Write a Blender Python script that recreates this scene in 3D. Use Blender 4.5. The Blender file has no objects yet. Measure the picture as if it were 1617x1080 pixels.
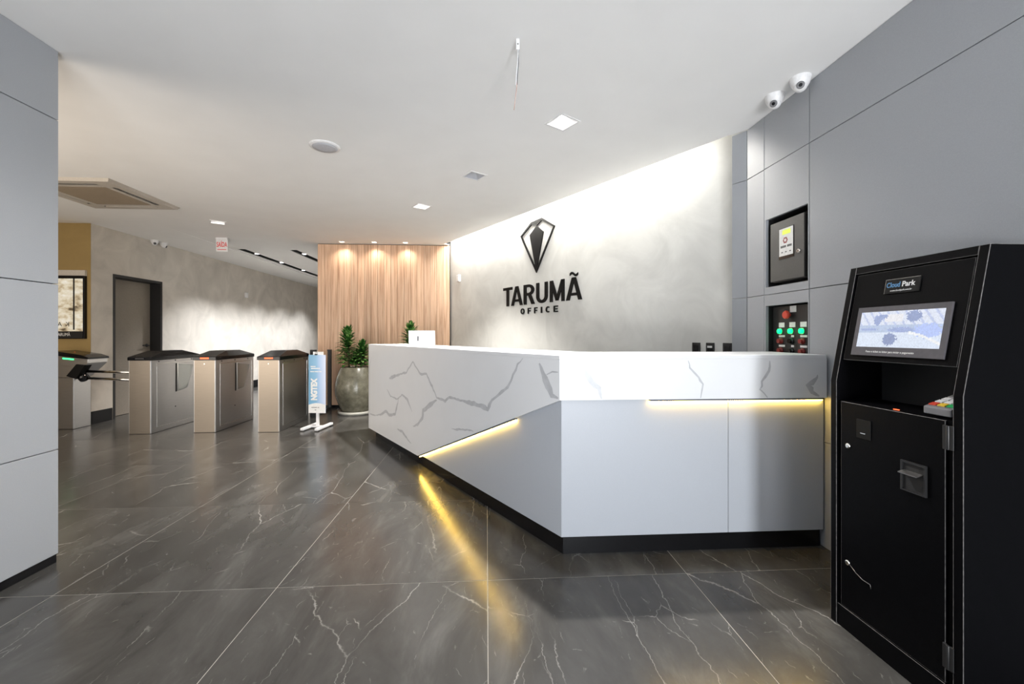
import bpy, bmesh, math, random
from math import sin, cos, pi, radians as R
from mathutils import Vector, Matrix
from mathutils.geometry import tessellate_polygon

random.seed(7)
S = bpy.context.scene
COL = S.collection

# ------------------------------------------------------------------ camera
F = 665.0
cam_d = bpy.data.cameras.new('camera')
cam = bpy.data.objects.new('camera', cam_d)
COL.objects.link(cam)
cam.location = (0, 0, 1.2)
cam.rotation_euler = (pi / 2, 0, -math.atan(40.5 / F))
cam_d.sensor_fit = 'HORIZONTAL'
cam_d.sensor_width = 36.0
cam_d.lens = F / 1617.0 * 36.0
cam_d.shift_y = -11.0 / 1617.0
cam_d.clip_start = 0.02
S.camera = cam

# ------------------------------------------------------------------ world, daylight, exposure
S.view_settings.view_transform = 'Standard'
S.view_settings.look = 'None'
S.view_settings.exposure = 0.15
S.view_settings.gamma = 1.0
S.view_settings.use_curve_mapping = False
S.cycles.use_denoising = True
S.cycles.max_bounces = 10
S.cycles.diffuse_bounces = 6
S.cycles.glossy_bounces = 5
S.cycles.sample_clamp_indirect = 6.0
S.cycles.caustics_reflective = False
S.cycles.caustics_refractive = False

W = bpy.data.worlds.new('sky_world')
S.world = W
W.use_nodes = True
W.node_tree.nodes['Background'].inputs['Color'].default_value = (0.80, 0.88, 1.0, 1)
W.node_tree.nodes['Background'].inputs['Strength'].default_value = 1.2


def lamp(name, kind, loc, power, color=(1, 1, 1), parent=None, **kw):
    d = bpy.data.lights.new(name, kind)
    d.energy = power
    d.color = color
    for k, v in kw.items():
        if k not in ('aim', 'rot'):
            setattr(d, k, v)
    o = bpy.data.objects.new(name, d)
    COL.objects.link(o)
    o.location = loc
    if 'aim' in kw:
        o.rotation_euler = Vector(kw['aim']).to_track_quat('-Z', 'Y').to_euler()
    if 'rot' in kw:
        o.rotation_euler = kw['rot']
    if parent:
        o.parent = parent
    return o


# daylight through the glazed entrance door behind the camera
lamp('door_daylight', 'AREA', (1.22, -2.75, 1.10), 110, (0.90, 0.95, 1.0), shape='RECTANGLE', size=0.62, size_y=2.0, aim=(0, 1, 0.05))
# added low fill brightening the ceiling, and the window of the left bay
lamp('ceiling_fill', 'AREA', (0.3, -3.3, 0.05), 385, (1.0, 0.98, 0.95), shape='RECTANGLE', size=2.6, size_y=1.2, aim=(0, 0.75, 1))
lamp('bay_daylight', 'AREA', (-4.6, 1.83, 1.25), 92, (1.0, 0.86, 0.70), shape='RECTANGLE', size=3.4, size_y=2.2, aim=(0, 1, 0.12))

# ------------------------------------------------------------------ geometry helpers


class MB:
    """collects polygons and builds ONE mesh object"""

    def __init__(self):
        self.v = []
        self.f = []
        self.smooth = []

    def add(self, verts, faces, smooth=False):
        n = len(self.v)
        self.v += [tuple(p) for p in verts]
        self.f += [tuple(i + n for i in f) for f in faces]
        self.smooth += [smooth] * len(faces)
        return self

    def box(self, x0, x1, y0, y1, z0, z1):
        vs = [(x0, y0, z0), (x1, y0, z0), (x1, y1, z0), (x0, y1, z0), (x0, y0, z1), (x1, y0, z1), (x1, y1, z1), (x0, y1, z1)]
        return self.add(vs, [(3, 2, 1, 0), (4, 5, 6, 7), (0, 1, 5, 4), (1, 2, 6, 5), (2, 3, 7, 6), (3, 0, 4, 7)])

    def hexa(self, bottom, top):
        return self.add(list(bottom) + list(top), [(3, 2, 1, 0), (4, 5, 6, 7), (0, 1, 5, 4), (1, 2, 6, 5), (2, 3, 7, 6), (3, 0, 4, 7)])

    def prism(self, poly, vec):
        """extrude a planar 3-D polygon along vec"""
        n = len(poly)
        vec = Vector(vec)
        vs = [Vector(p) for p in poly] + [Vector(p) + vec for p in poly]
        tris = tessellate_polygon([[Vector(p) for p in poly]])
        fs = [tuple(t) for t in tris] + [tuple(i + n for i in reversed(t)) for t in tris]
        fs += [(i, (i + 1) % n, (i + 1) % n + n, i + n) for i in range(n)]
        return self.add(vs, fs)

    def zprism(self, poly2, z0, z1):
        return self.prism([(p[0], p[1], z0) for p in poly2], (0, 0, z1 - z0))

    def lathe(self, prof, n=24, c=(0, 0, 0), axis=None, smooth=True):
        q = Vector(axis).to_track_quat('Z', 'Y') if axis else None
        vs = []
        for r, z in prof:
            for k in range(n):
                p = Vector((r * cos(2 * pi * k / n), r * sin(2 * pi * k / n), z))
                if q:
                    p = q @ p
                vs.append(p + Vector(c))
        fs = []
        for i in range(len(prof) - 1):
            for k in range(n):
                a, b = i * n + k, i * n + (k + 1) % n
                fs.append((a, b, b + n, a + n))
        self.add(vs, fs, smooth)
        self.add(vs[:n], [tuple(reversed(range(n)))])
        self.add(vs[-n:], [tuple(range(n))])
        return self

    def tube(self, pts, r, n=8):
        pts = [Vector(p) for p in pts]
        vs, fs = [], []
        for i, p in enumerate(pts):
            d = (pts[min(i + 1, len(pts) - 1)] - pts[max(i - 1, 0)]).normalized()
            q = d.to_track_quat('Z', 'Y')
            for k in range(n):
                vs.append(p + q @ Vector((r * cos(2 * pi * k / n), r * sin(2 * pi * k / n), 0)))
        for i in range(len(pts) - 1):
            for k in range(n):
                a, b = i * n + k, i * n + (k + 1) % n
                fs.append((a, b, b + n, a + n))
        fs.append(tuple(reversed(range(n))))
        fs.append(tuple(range((len(pts) - 1) * n, len(pts) * n)))
        return self.add(vs, fs, True)

    def build(self, name, mat, parent=None, bevel=0.0, seg=1, loc=None):
        me = bpy.data.meshes.new(name)
        me.from_pydata(self.v, [], self.f)
        bm = bmesh.new()
        bm.from_mesh(me)
        bmesh.ops.recalc_face_normals(bm, faces=bm.faces)
        bm.to_mesh(me)
        bm.free()
        me.polygons.foreach_set('use_smooth', self.smooth)
        me.materials.append(mat)
        me.update()
        o = bpy.data.objects.new(name, me)
        COL.objects.link(o)
        if parent:
            o.parent = parent
        if loc:
            o.location = loc
        if bevel:
            m = o.modifiers.new('bevel', 'BEVEL')
            m.width = bevel
            m.segments = seg
            m.limit_method = 'ANGLE'
            m.angle_limit = R(40)
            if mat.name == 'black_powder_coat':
                me.materials.append(bpy.data.materials['edge_highlight_coat'])
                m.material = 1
        return o


def tag(o, label=None, cat=None, group=None, kind=None):
    if label:
        o['label'] = label
    if cat:
        o['category'] = cat
    if group:
        o['group'] = group
    if kind:
        o['kind'] = kind
    return o


def thing(name, label, cat, loc=(0, 0, 0), rz=0.0, group=None):
    o = bpy.data.objects.new(name, None)
    COL.objects.link(o)
    o.empty_display_size = 0.1
    o.location = loc
    o.rotation_euler = (0, 0, rz)
    return tag(o, label, cat, group)


def dup(root, loc, label, rz=None):
    r = root.copy()
    COL.objects.link(r)
    r.location = loc
    if rz is not None:
        r.rotation_euler = (0, 0, rz)
    r['label'] = label
    for ch in list(root.children):
        c = ch.copy()
        COL.objects.link(c)
        c.parent = r
        for g in list(ch.children):
            d = g.copy()
            COL.objects.link(d)
            d.parent = c
    return r


def text(name, s, size, mat, parent, M, ext=0.0005, off=0.0, width=None, align='CENTER'):
    """flat lettering as a mesh; M maps the text plane (x right, y up) into the parent"""
    cu = bpy.data.curves.new('lettering', 'FONT')
    cu.body = s
    cu.size = size
    cu.extrude = ext
    cu.offset = off
    cu.align_x = align
    cu.align_y = 'CENTER'
    t = bpy.data.objects.new('lettering', cu)
    COL.objects.link(t)
    dg = bpy.context.evaluated_depsgraph_get()
    me = bpy.data.meshes.new_from_object(t.evaluated_get(dg))
    bpy.data.objects.remove(t)
    bpy.data.curves.remove(cu)
    if width:
        xs = [v.co.x for v in me.vertices]
        k = width / (max(xs) - min(xs))
        for v in me.vertices:
            v.co.x *= k
    me.transform(M)
    me.name = name
    me.materials.clear()
    me.materials.append(mat)
    o = bpy.data.objects.new(name, me)
    COL.objects.link(o)
    if parent:
        o.parent = parent
    return o


def frame(origin, xdir, ydir):
    x = Vector(xdir).normalized()
    y = Vector(ydir).normalized()
    z = x.cross(y)
    M = Matrix(((x.x, y.x, z.x), (x.y, y.y, z.y), (x.z, y.z, z.z))).to_4x4()
    M.translation = Vector(origin)
    return M


# ------------------------------------------------------------------ materials
def new_mat(name):
    m = bpy.data.materials.new(name)
    m.use_nodes = True
    nt = m.node_tree
    return m, nt, nt.nodes['Principled BSDF']


def N(nt, typ, **kw):
    n = nt.nodes.new(typ)
    for k, v in kw.items():
        if k in n.inputs:
            n.inputs[k].default_value = v
        else:
            setattr(n, k, v)
    return n


def ramp(nt, fac, stops):
    r = nt.nodes.new('ShaderNodeValToRGB')
    els = r.color_ramp.elements
    while len(els) < len(stops):
        els.new(0.5)
    for e, (p, c) in zip(els, stops):
        e.position = p
        e.color = (*c, 1) if len(c) == 3 else c
    nt.links.new(fac, r.inputs[0])
    return r


def plain(name, col, rough=0.5, metal=0.0, spec=0.5, var=0.06, scale=60.0, bump=0.0, coat=0.0):
    """principled with a little procedural mottling of its colour (and relief)"""
    m, nt, b = new_mat(name)
    tc = N(nt, 'ShaderNodeTexCoord')
    no = N(nt, 'ShaderNodeTexNoise', Scale=scale, Detail=3.0)
    nt.links.new(tc.outputs['Object'], no.inputs['Vector'])
    lo = tuple(max(0, c * (1 - var)) for c in col)
    hi = tuple(min(1, c * (1 + var)) for c in col)
    r = ramp(nt, no.outputs[0], [(0.3, lo), (0.7, hi)])
    nt.links.new(r.outputs[0], b.inputs['Base Color'])
    b.inputs['Roughness'].default_value = rough
    b.inputs['Metallic'].default_value = metal
    b.inputs['Specular IOR Level'].default_value = spec
    b.inputs['Coat Weight'].default_value = coat
    if bump:
        bp = N(nt, 'ShaderNodeBump', Strength=bump, Distance=0.002)
        nt.links.new(no.outputs[0], bp.inputs['Height'])
        nt.links.new(bp.outputs[0], b.inputs['Normal'])
    return m


def glow(name, col, strength):
    m, nt, b = new_mat(name)
    b.inputs['Base Color'].default_value = (*[min(1, c) for c in col], 1)
    b.inputs['Emission Color'].default_value = (*col, 1)
    b.inputs['Emission Strength'].default_value = strength
    return m


def mat_floor():
    m, nt, b = new_mat('dark_marble_tile')
    L = nt.links.new
    tc = N(nt, 'ShaderNodeTexCoord')
    oi = N(nt, 'ShaderNodeObjectInfo')
    sc = N(nt, 'ShaderNodeVectorMath', operation='SCALE', Scale=57.0)
    cmb = N(nt, 'ShaderNodeCombineXYZ')
    L(oi.outputs['Random'], cmb.inputs[0])
    L(oi.outputs['Random'], cmb.inputs[2])
    L(cmb.outputs[0], sc.inputs[0])
    ad = N(nt, 'ShaderNodeVectorMath', operation='ADD')
    L(tc.outputs['Object'], ad.inputs[0])
    L(sc.outputs[0], ad.inputs[1])
    base = ad.outputs[0]
    # clouds, stretched along the diagonal grain
    mp = N(nt, 'ShaderNodeMapping')
    mp.inputs['Rotation'].default_value = (0, 0, R(12))
    mp.inputs['Scale'].default_value = (2.6, 1.0, 1.0)
    L(base, mp.inputs[0])
    n1 = N(nt, 'ShaderNodeTexNoise', Scale=1.6, Detail=8.0, Roughness=0.62, Distortion=0.5)
    L(mp.outputs[0], n1.inputs['Vector'])
    cl = ramp(nt, n1.outputs[0], [(0.30, (0.034, 0.032, 0.030)), (0.55, (0.062, 0.060, 0.056)), (0.75, (0.110, 0.107, 0.101))])
    # fine white veins: edges of warped cells drawn out along the length of the tile
    wn = N(nt, 'ShaderNodeTexNoise', Scale=2.2, Detail=6.0, Roughness=0.65)
    L(base, wn.inputs['Vector'])
    wm = N(nt, 'ShaderNodeVectorMath', operation='SCALE', Scale=0.16)
    L(wn.outputs['Color'], wm.inputs[0])
    wa = N(nt, 'ShaderNodeVectorMath', operation='ADD')
    L(base, wa.inputs[0])
    L(wm.outputs[0], wa.inputs[1])
    layers = []
    for sx, sy, rz, w0, mlo, mhi, msc, amp in ((2.2, 0.62, 9, 0.0029, 0.43, 0.62, 1.6, 0.62), (3.6, 1.5, -24, 0.0034, 0.50, 0.64, 3.1, 0.42), (9.0, 3.4, 14, 0.010, 0.57, 0.68, 4.5, 0.25)):
        mp2 = N(nt, 'ShaderNodeMapping')
        mp2.inputs['Rotation'].default_value = (0, 0, R(rz))
        mp2.inputs['Scale'].default_value = (sx, sy, 1.0)
        mp2.inputs['Location'].default_value = (rz, sx, 0)
        L(wa.outputs[0], mp2.inputs[0])
        vo = N(nt, 'ShaderNodeTexVoronoi', feature='DISTANCE_TO_EDGE', Scale=1.0)
        L(mp2.outputs[0], vo.inputs['Vector'])
        vr = ramp(nt, vo.outputs['Distance'], [(0.0, (1, 1, 1)), (w0 * 0.5, (0.4, 0.4, 0.4)), (w0 * 1.6, (0, 0, 0))])
        mk = N(nt, 'ShaderNodeTexNoise', Scale=msc, Detail=3.0)
        mk.inputs['Distortion'].default_value = 0.3
        L(mp2.outputs[0], mk.inputs['Vector'])
        mr = ramp(nt, mk.outputs[0], [(mlo, (0, 0, 0)), (mhi, (amp, amp, amp))])
        vm = N(nt, 'ShaderNodeMath', operation='MULTIPLY')
        L(vr.outputs[0], vm.inputs[0])
        L(mr.outputs[0], vm.inputs[1])
        layers.append(vm)
    m1 = N(nt, 'ShaderNodeMath', operation='MAXIMUM')
    L(layers[0].outputs[0], m1.inputs[0])
    L(layers[1].outputs[0], m1.inputs[1])
    vs = N(nt, 'ShaderNodeMath', operation='MAXIMUM')
    L(m1.outputs[0], vs.inputs[0])
    L(layers[2].outputs[0], vs.inputs[1])
    mx = N(nt, 'ShaderNodeMix', data_type='RGBA')
    L(vs.outputs[0], mx.inputs['Factor'])
    L(cl.outputs[0], mx.inputs[6])
    mx.inputs[7].default_value = (0.52, 0.50, 0.47, 1)
    L(mx.outputs[2], b.inputs['Base Color'])
    rr = ramp(nt, n1.outputs[0], [(0.3, (0.21, 0.21, 0.21)), (0.7, (0.235, 0.235, 0.235))])
    L(rr.outputs[0], b.inputs['Roughness'])
    b.inputs['Specular IOR Level'].default_value = 0.48
    return m


def mat_wood():
    m, nt, b = new_mat('oak_veneer')
    L = nt.links.new
    tc = N(nt, 'ShaderNodeTexCoord')
    oi = N(nt, 'ShaderNodeObjectInfo')
    cmb = N(nt, 'ShaderNodeCombineXYZ')
    mu = N(nt, 'ShaderNodeMath', operation='MULTIPLY')
    mu.inputs[1].default_value = 31.0
    L(oi.outputs['Random'], mu.inputs[0])
    L(mu.outputs[0], cmb.inputs[0])
    ad = N(nt, 'ShaderNodeVectorMath', operation='ADD')
    L(tc.outputs['Object'], ad.inputs[0])
    L(cmb.outputs[0], ad.inputs[1])
    mp = N(nt, 'ShaderNodeMapping')
    mp.inputs['Scale'].default_value = (26, 26, 0.8)
    L(ad.outputs[0], mp.inputs[0])
    n1 = N(nt, 'ShaderNodeTexNoise', Scale=1.5, Detail=5.0, Roughness=0.6, Distortion=0.4)
    L(mp.outputs[0], n1.inputs['Vector'])
    r = ramp(nt, n1.outputs[0], [(0.28, (0.36, 0.195, 0.11)), (0.48, (0.60, 0.385, 0.255)), (0.72, (0.76, 0.55, 0.39))])
    hs = N(nt, 'ShaderNodeHueSaturation')
    mr = N(nt, 'ShaderNodeMapRange')
    mr.inputs['To Min'].default_value = 0.86
    mr.inputs['To Max'].default_value = 1.12
    L(oi.outputs['Random'], mr.inputs[0])
    L(mr.outputs[0], hs.inputs['Value'])
    L(r.outputs[0], hs.inputs['Color'])
    L(hs.outputs[0], b.inputs['Base Color'])
    b.inputs['Roughness'].default_value = 0.5
    return m


def mat_concrete(name, col, contrast=0.14, rough=0.75):
    m, nt, b = new_mat(name)
    L = nt.links.new
    tc = N(nt, 'ShaderNodeTexCoord')
    n1 = N(nt, 'ShaderNodeTexNoise', Scale=2.2, Detail=9.0, Roughness=0.62, Distortion=0.9)
    L(tc.outputs['Object'], n1.inputs['Vector'])
    lo = tuple(c * (1 - contrast) for c in col)
    hi = tuple(min(1, c * (1 + contrast)) for c in col)
    r = ramp(nt, n1.outputs[0], [(0.34, lo), (0.66, hi)])
    L(r.outputs[0], b.inputs['Base Color'])
    b.inputs['Roughness'].default_value = rough
    n2 = N(nt, 'ShaderNodeTexNoise', Scale=45.0, Detail=4.0)
    L(tc.outputs['Object'], n2.inputs['Vector'])
    bp = N(nt, 'ShaderNodeBump', Strength=0.12, Distance=0.002)
    L(n2.outputs[0], bp.inputs['Height'])
    L(bp.outputs[0], b.inputs['Normal'])
    return m


def mat_steel(name, col, rough):
    m, nt, b = new_mat(name)
    L = nt.links.new
    tc = N(nt, 'ShaderNodeTexCoord')
    mp = N(nt, 'ShaderNodeMapping')
    mp.inputs['Scale'].default_value = (8, 8, 220)
    L(tc.outputs['Object'], mp.inputs[0])
    n1 = N(nt, 'ShaderNodeTexNoise', Scale=1.0, Detail=3.0)
    L(mp.outputs[0], n1.inputs['Vector'])
    r = ramp(nt, n1.outputs[0], [(0.3, tuple(c * .9 for c in col)), (0.7, col)])
    L(r.outputs[0], b.inputs['Base Color'])
    b.inputs['Metallic'].default_value = 1.0
    rr = ramp(nt, n1.outputs[0], [(0.3, (rough * .85,) * 3), (0.7, (rough * 1.15,) * 3)])
    L(rr.outputs[0], b.inputs['Roughness'])
    return m


def mat_leaf():
    m, nt, b = new_mat('dracaena_leaf')
    L = nt.links.new
    tc = N(nt, 'ShaderNodeTexCoord')
    n1 = N(nt, 'ShaderNodeTexNoise', Scale=14.0, Detail=2.0)
    L(tc.outputs['Object'], n1.inputs['Vector'])
    r = ramp(nt, n1.outputs[0], [(0.36, (0.012, 0.055, 0.010)), (0.52, (0.05, 0.19, 0.03)), (0.66, (0.34, 0.52, 0.17))])
    L(r.outputs[0], b.inputs['Base Color'])
    b.inputs['Roughness'].default_value = 0.32
    return m


def mat_urn():
    m, nt, b = new_mat('glazed_stone_urn')
    L = nt.links.new
    tc = N(nt, 'ShaderNodeTexCoord')
    n1 = N(nt, 'ShaderNodeTexNoise', Scale=9.0, Detail=9.0, Roughness=0.7)
    L(tc.outputs['Object'], n1.inputs['Vector'])
    r = ramp(nt, n1.outputs[0], [(0.3, (0.085, 0.08, 0.058)), (0.55, (0.16, 0.15, 0.11)), (0.75, (0.27, 0.255, 0.20))])
    L(r.outputs[0], b.inputs['Base Color'])
    b.inputs['Roughness'].default_value = 0.24
    return m


def mat_screen(name, stops, strength, sx=5.0, sz=9.0):
    m, nt, b = new_mat(name)
    L = nt.links.new
    tc = N(nt, 'ShaderNodeTexCoord')
    mp = N(nt, 'ShaderNodeMapping')
    mp.inputs['Scale'].default_value = (sx, sx, sz)
    L(tc.outputs['Object'], mp.inputs[0])
    n1 = N(nt, 'ShaderNodeTexNoise', Scale=2.3, Detail=5.0, Roughness=0.55)
    L(mp.outputs[0], n1.inputs['Vector'])
    r = ramp(nt, n1.outputs[0], stops)
    L(r.outputs[0], b.inputs['Emission Color'])
    b.inputs['Base Color'].default_value = (0.02, 0.02, 0.02, 1)
    b.inputs['Emission Strength'].default_value = strength
    b.inputs['Roughness'].default_value = 0.15
    return m


def mat_banner():
    m, nt, b = new_mat('printed_blue_banner')
    L = nt.links.new
    tc = N(nt, 'ShaderNodeTexCoord')
    sp = N(nt, 'ShaderNodeSeparateXYZ')
    L(tc.outputs['Object'], sp.inputs[0])
    mr = N(nt, 'ShaderNodeMapRange')
    mr.inputs['From Min'].default_value = -0.11
    mr.inputs['From Max'].default_value = 0.11
    L(sp.outputs[0], mr.inputs[0])
    r = ramp(nt, mr.outputs[0], [(0.0, (0.14, 0.36, 0.56)), (0.45, (0.22, 0.44, 0.66)), (0.62, (0.36, 0.52, 0.76)), (1.0, (0.62, 0.69, 0.86))])
    L(r.outputs[0], b.inputs['Base Color'])
    b.inputs['Roughness'].default_value = 0.35
    return m


M_FLOOR = mat_floor()
M_GROUT = plain('tile_grout', (0.40, 0.375, 0.335), 0.8)
M_CEIL = plain('white_ceiling_paint', (0.89, 0.89, 0.89), 0.85, var=0.015, scale=3)
M_PANEL = plain('grey_wall_panel', (0.31, 0.325, 0.348), 0.42, var=0.04, scale=300, bump=0.03)
M_DESKPANEL = plain('blue_grey_desk_laminate', (0.46, 0.485, 0.53), 0.40, var=0.03, scale=300, bump=0.03)
M_DARK = plain('black_void', (0.012, 0.012, 0.013), 0.7)
M_LOGOWALL = mat_concrete('burnt_cement_logo_wall', (0.62, 0.62, 0.595), 0.09)
M_LEFTWALL = mat_concrete('burnt_cement_left_wall', (0.60, 0.56, 0.505), 0.12)
M_OLIVE = mat_concrete('olive_paint', (0.29, 0.20, 0.075), 0.07)
M_WOOD = mat_wood()
M_BLACKSTONE = plain('polished_black_granite', (0.006, 0.006, 0.007), 0.25, spec=0.3, var=0.4, scale=160)
M_QUARTZ = plain('white_quartz', (0.80, 0.81, 0.83), 0.28, var=0.012, scale=4)
M_CHANNEL = plain('grey_led_channel', (0.13, 0.14, 0.16), 0.5)
M_VEIN = plain('grey_quartz_vein', (0.54, 0.55, 0.575), 0.30, var=0.10, scale=22)
M_STEEL = mat_steel('brushed_steel', (0.60, 0.59, 0.58), 0.34)
M_STEELFRONT = mat_steel('satin_steel_front', (0.27, 0.235, 0.195), 0.36)  # steel itself is neutral; warm reflections are tinted into this colour
M_STEELDARK = mat_steel('dark_brushed_steel', (0.30, 0.29, 0.28), 0.35)
M_CHROME = plain('polished_chrome', (0.80, 0.78, 0.74), 0.16, metal=1.0)
M_BLACKGLOSS = plain('glossy_black_plastic', (0.007, 0.007, 0.008), 0.16, spec=0.35)
M_BLACKMATT = plain('matt_black_plastic', (0.013, 0.013, 0.014), 0.45)
M_KIOSK = plain('black_powder_coat', (0.0022, 0.0022, 0.0028), 0.42, spec=0.06, var=0.5, scale=350, bump=0.06)
M_KEDGE = plain('edge_highlight_coat', (0.14, 0.135, 0.135), 0.35, var=0.45, scale=60)  # kiosk bevels: highlights along the edges painted as a paler coat
M_WHITE = plain('white_plastic', (0.78, 0.78, 0.79), 0.35)
M_WHITEPAINT = plain('white_metal', (0.80, 0.80, 0.82), 0.35)
M_GREYMESH = plain('speaker_mesh_and_reflector_shade', (0.47, 0.48, 0.52), 0.6, var=0.25, scale=420)
M_ACSHADE = plain('beige_plastic', (0.50, 0.46, 0.41), 0.5)
M_ACGRILLE = plain('tan_intake_grille', (0.24, 0.19, 0.135), 0.6, var=0.2, scale=300)
M_DOOR = plain('taupe_door_laminate', (0.26, 0.225, 0.185), 0.5)
M_ALARM = plain('charcoal_textured_steel', (0.050, 0.048, 0.046), 0.5, var=0.2, scale=300, bump=0.08)
M_PAPER = plain('white_label', (0.78, 0.78, 0.77), 0.5)
M_INK = plain('black_ink', (0.010, 0.010, 0.010), 0.5)
M_SIGNBLACK = plain('black_acrylic_lettering', (0.005, 0.005, 0.005), 0.5, spec=0.15)
M_RED = plain('red_plastic', (0.55, 0.055, 0.030), 0.4)
M_REDDARK = plain('dark_red_plastic', (0.20, 0.018, 0.015), 0.35)
M_REDINK = plain('red_print', (0.75, 0.03, 0.035), 0.5)
M_BLUEINK = plain('blue_print', (0.10, 0.28, 0.52), 0.5)
M_GREENKEY = plain('green_key', (0.02, 0.35, 0.10), 0.4)
M_YELLOWKEY = plain('yellow_key', (0.75, 0.50, 0.05), 0.4)
M_SOIL = plain('dark_soil', (0.03, 0.022, 0.015), 0.9, var=0.5, scale=80, bump=0.5)
M_LEAF = mat_leaf()
M_STEM = plain('green_cane', (0.10, 0.12, 0.045), 0.6)
M_URN = mat_urn()
M_SAUCER = plain('pale_stone_saucer', (0.42, 0.41, 0.37), 0.4, var=0.15, scale=12)
M_COPPER = plain('copper_wire', (0.50, 0.22, 0.15), 0.4)
M_WIREGREY = plain('grey_wire', (0.16, 0.16, 0.17), 0.5)
M_BANNER = mat_banner()
M_LAMP = glow('lit_lamp', (1.0, 0.97, 0.92), 14.0)
M_LAMPW = glow('lit_warm_lamp', (1.0, 0.86, 0.70), 14.0)
M_LED = glow('warm_led_strip', (1.0, 0.63, 0.11), 48.0)
M_COVE = glow('white_cove_led_strip', (1.0, 0.96, 0.88), 15.0)
M_LEDRED = glow('red_indicator', (1.0, 0.10, 0.03), 2.2)
M_LEDGREEN = glow('green_indicator', (0.05, 1.0, 0.25), 2.0)
M_PILOT = glow('green_pilot_lamp', (0.0, 1.0, 0.16), 3.0)
M_LCD = glow('green_lcd', (0.50, 0.60, 0.05), 0.6)
M_KSCREEN, _nt, _b = new_mat('kiosk_screen_picture')
_at = N(_nt, 'ShaderNodeVertexColor', layer_name='picture')
_nt.links.new(_at.outputs[0], _b.inputs['Emission Color'])
_b.inputs['Base Color'].default_value = (0.02, 0.02, 0.02, 1)
_b.inputs['Emission Strength'].default_value = 0.82
M_TV = mat_screen('lobby_display_picture', [(0.32, (0.10, 0.07, 0.04)), (0.42, (0.55, 0.43, 0.27)), (0.52, (0.78, 0.68, 0.50)), (0.70, (0.95, 0.90, 0.80))], 0.8, 3, 5)
M_KGLASS = plain('screen_bezel_glass', (0.11, 0.105, 0.115), 0.12)


def mat_glass():
    m, nt, b = new_mat('clear_glass')
    b.inputs['Base Color'].default_value = (0.95, 0.98, 0.97, 1)
    b.inputs['Roughness'].default_value = 0.02
    b.inputs['IOR'].default_value = 1.2
    b.inputs['Transmission Weight'].default_value = 1.0
    return m


M_GLASS = mat_glass()

# ------------------------------------------------------------------ plan of the room
CH = 2.70                                     # ceiling height
RX = 1.905                                    # face of the right-hand panelled wall
LX = -5.30                                    # face of the left concrete wall
NX = -2.26                                    # face of the near left panelled wall
WOODY = 7.08
B = R(32.5)                                   # the logo wall runs diagonally
WU = Vector((-sin(B), cos(B), 0))
WN = Vector((-cos(B), -sin(B), 0))            # towards the room
W0 = Vector((1.9425, 3.1426, 0))


def wall_pt(t, off, z):
    p = W0 + WU * t + WN * off
    return Vector((p.x, p.y, z))


# ------------------------------------------------------------------ floor
fl = MB().box(-8.2, 2.3, -2.8, 14.6, -0.06, -0.0010).build('floor', M_GROUT)
tag(fl, 'dark grey marble tile floor with fine white veins and pale joints', 'floor', kind='structure')
tile0 = None
for i in range(-8, 2):
    for j in range(-5, 13):
        x0 = 0.006 + i * 1.0
        y0 = 2.065 + j * 1.012
        if y0 > 14.4 or (y0 > 7.4 and x0 > -2.6) or (y0 < 0.9 and x0 < -3.2):
            continue
        if tile0 is None:
            tile0 = MB().box(-0.4986, 0.4986, -0.5046, 0.5046, -0.0010, 0.0).build('tile', M_FLOOR, fl, bevel=0.0004)
            t = tile0
        else:
            t = tile0.copy()
            COL.objects.link(t)
        t.location = (x0 + 0.5, y0 + 0.506, 0)

# ------------------------------------------------------------------ ceiling with its openings
DL = [(0.535, 2.945), (-0.113, 3.982), (-0.753, 4.968), (-3.566, 5.832)]     # square downlights
DLS = 0.085                                                                   # half of the opening
SM = [(-2.32, 6.93), (-1.81, 6.93), (-1.31, 6.93)]                            # small ones over the wood
SLOTS = [(-4.27, 7.63, 13.6), (-3.40, 7.65, 13.6)]
outer = [(-8.2, -2.7), (2.2, -2.7), (2.2, 2.96), (1.905, 2.96), (1.84, 3.05), (1.816, 3.062), (-0.690, 6.985), (-0.62, 7.08), (-0.62, 7.3), (-2.6, 7.3), (-2.6, 14.6), (-8.2, 14.6)]


def rot_square(cx, cy, h, ang):
    return [(cx + h * (cos(ang) * a - sin(ang) * b), cy + h * (sin(ang) * a + cos(ang) * b)) for a, b in ((-1, -1), (1, -1), (1, 1), (-1, 1))]


holes = [rot_square(x, y, DLS, B) for x, y in DL] + [rot_square(x, y, 0.035, 0) for x, y in SM]
holes += [[(x - 0.06, y0), (x + 0.06, y0), (x + 0.06, y1), (x - 0.06, y1)] for x, y0, y1 in SLOTS]
loops = [[Vector((x, y, CH)) for x, y in lp] for lp in [outer] + holes]
cv = [p for lp in loops for p in lp]
cb = MB()
cb.add(cv, [tuple(t) for t in tessellate_polygon(loops)])
for lp in loops:                               # rims of the opening give the board its thickness
    n = len(lp)
    vs = [p for p in lp] + [p + Vector((0, 0, 0.012)) for p in lp]
    cb.add(vs, [(i, (i + 1) % n, (i + 1) % n + n, i + n) for i in range(n)])
cb.box(-8.3, 2.6, -2.8, 14.7, 2.96, 3.0)
ce = cb.build('ceiling', M_CEIL)
tag(ce, 'plain white plasterboard ceiling', 'ceiling', kind='structure')

# lowered plaster border along the left wall
o = MB().hexa([(LX, 6.2, CH - 0.0004), (-4.45, 6.2, CH - 0.0004), (-4.45, 9.0, 2.688), (LX, 9.0, 2.688)], [(LX, 6.2, CH), (-4.45, 6.2, CH), (-4.45, 9.0, CH), (LX, 9.0, CH)]).box(LX, -4.45, 9.0, 14.5, 2.688, CH).build('trim_1', M_CEIL)
tag(o, 'shallow lowered plaster border of the ceiling along the left wall', 'trim', kind='structure')

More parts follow.
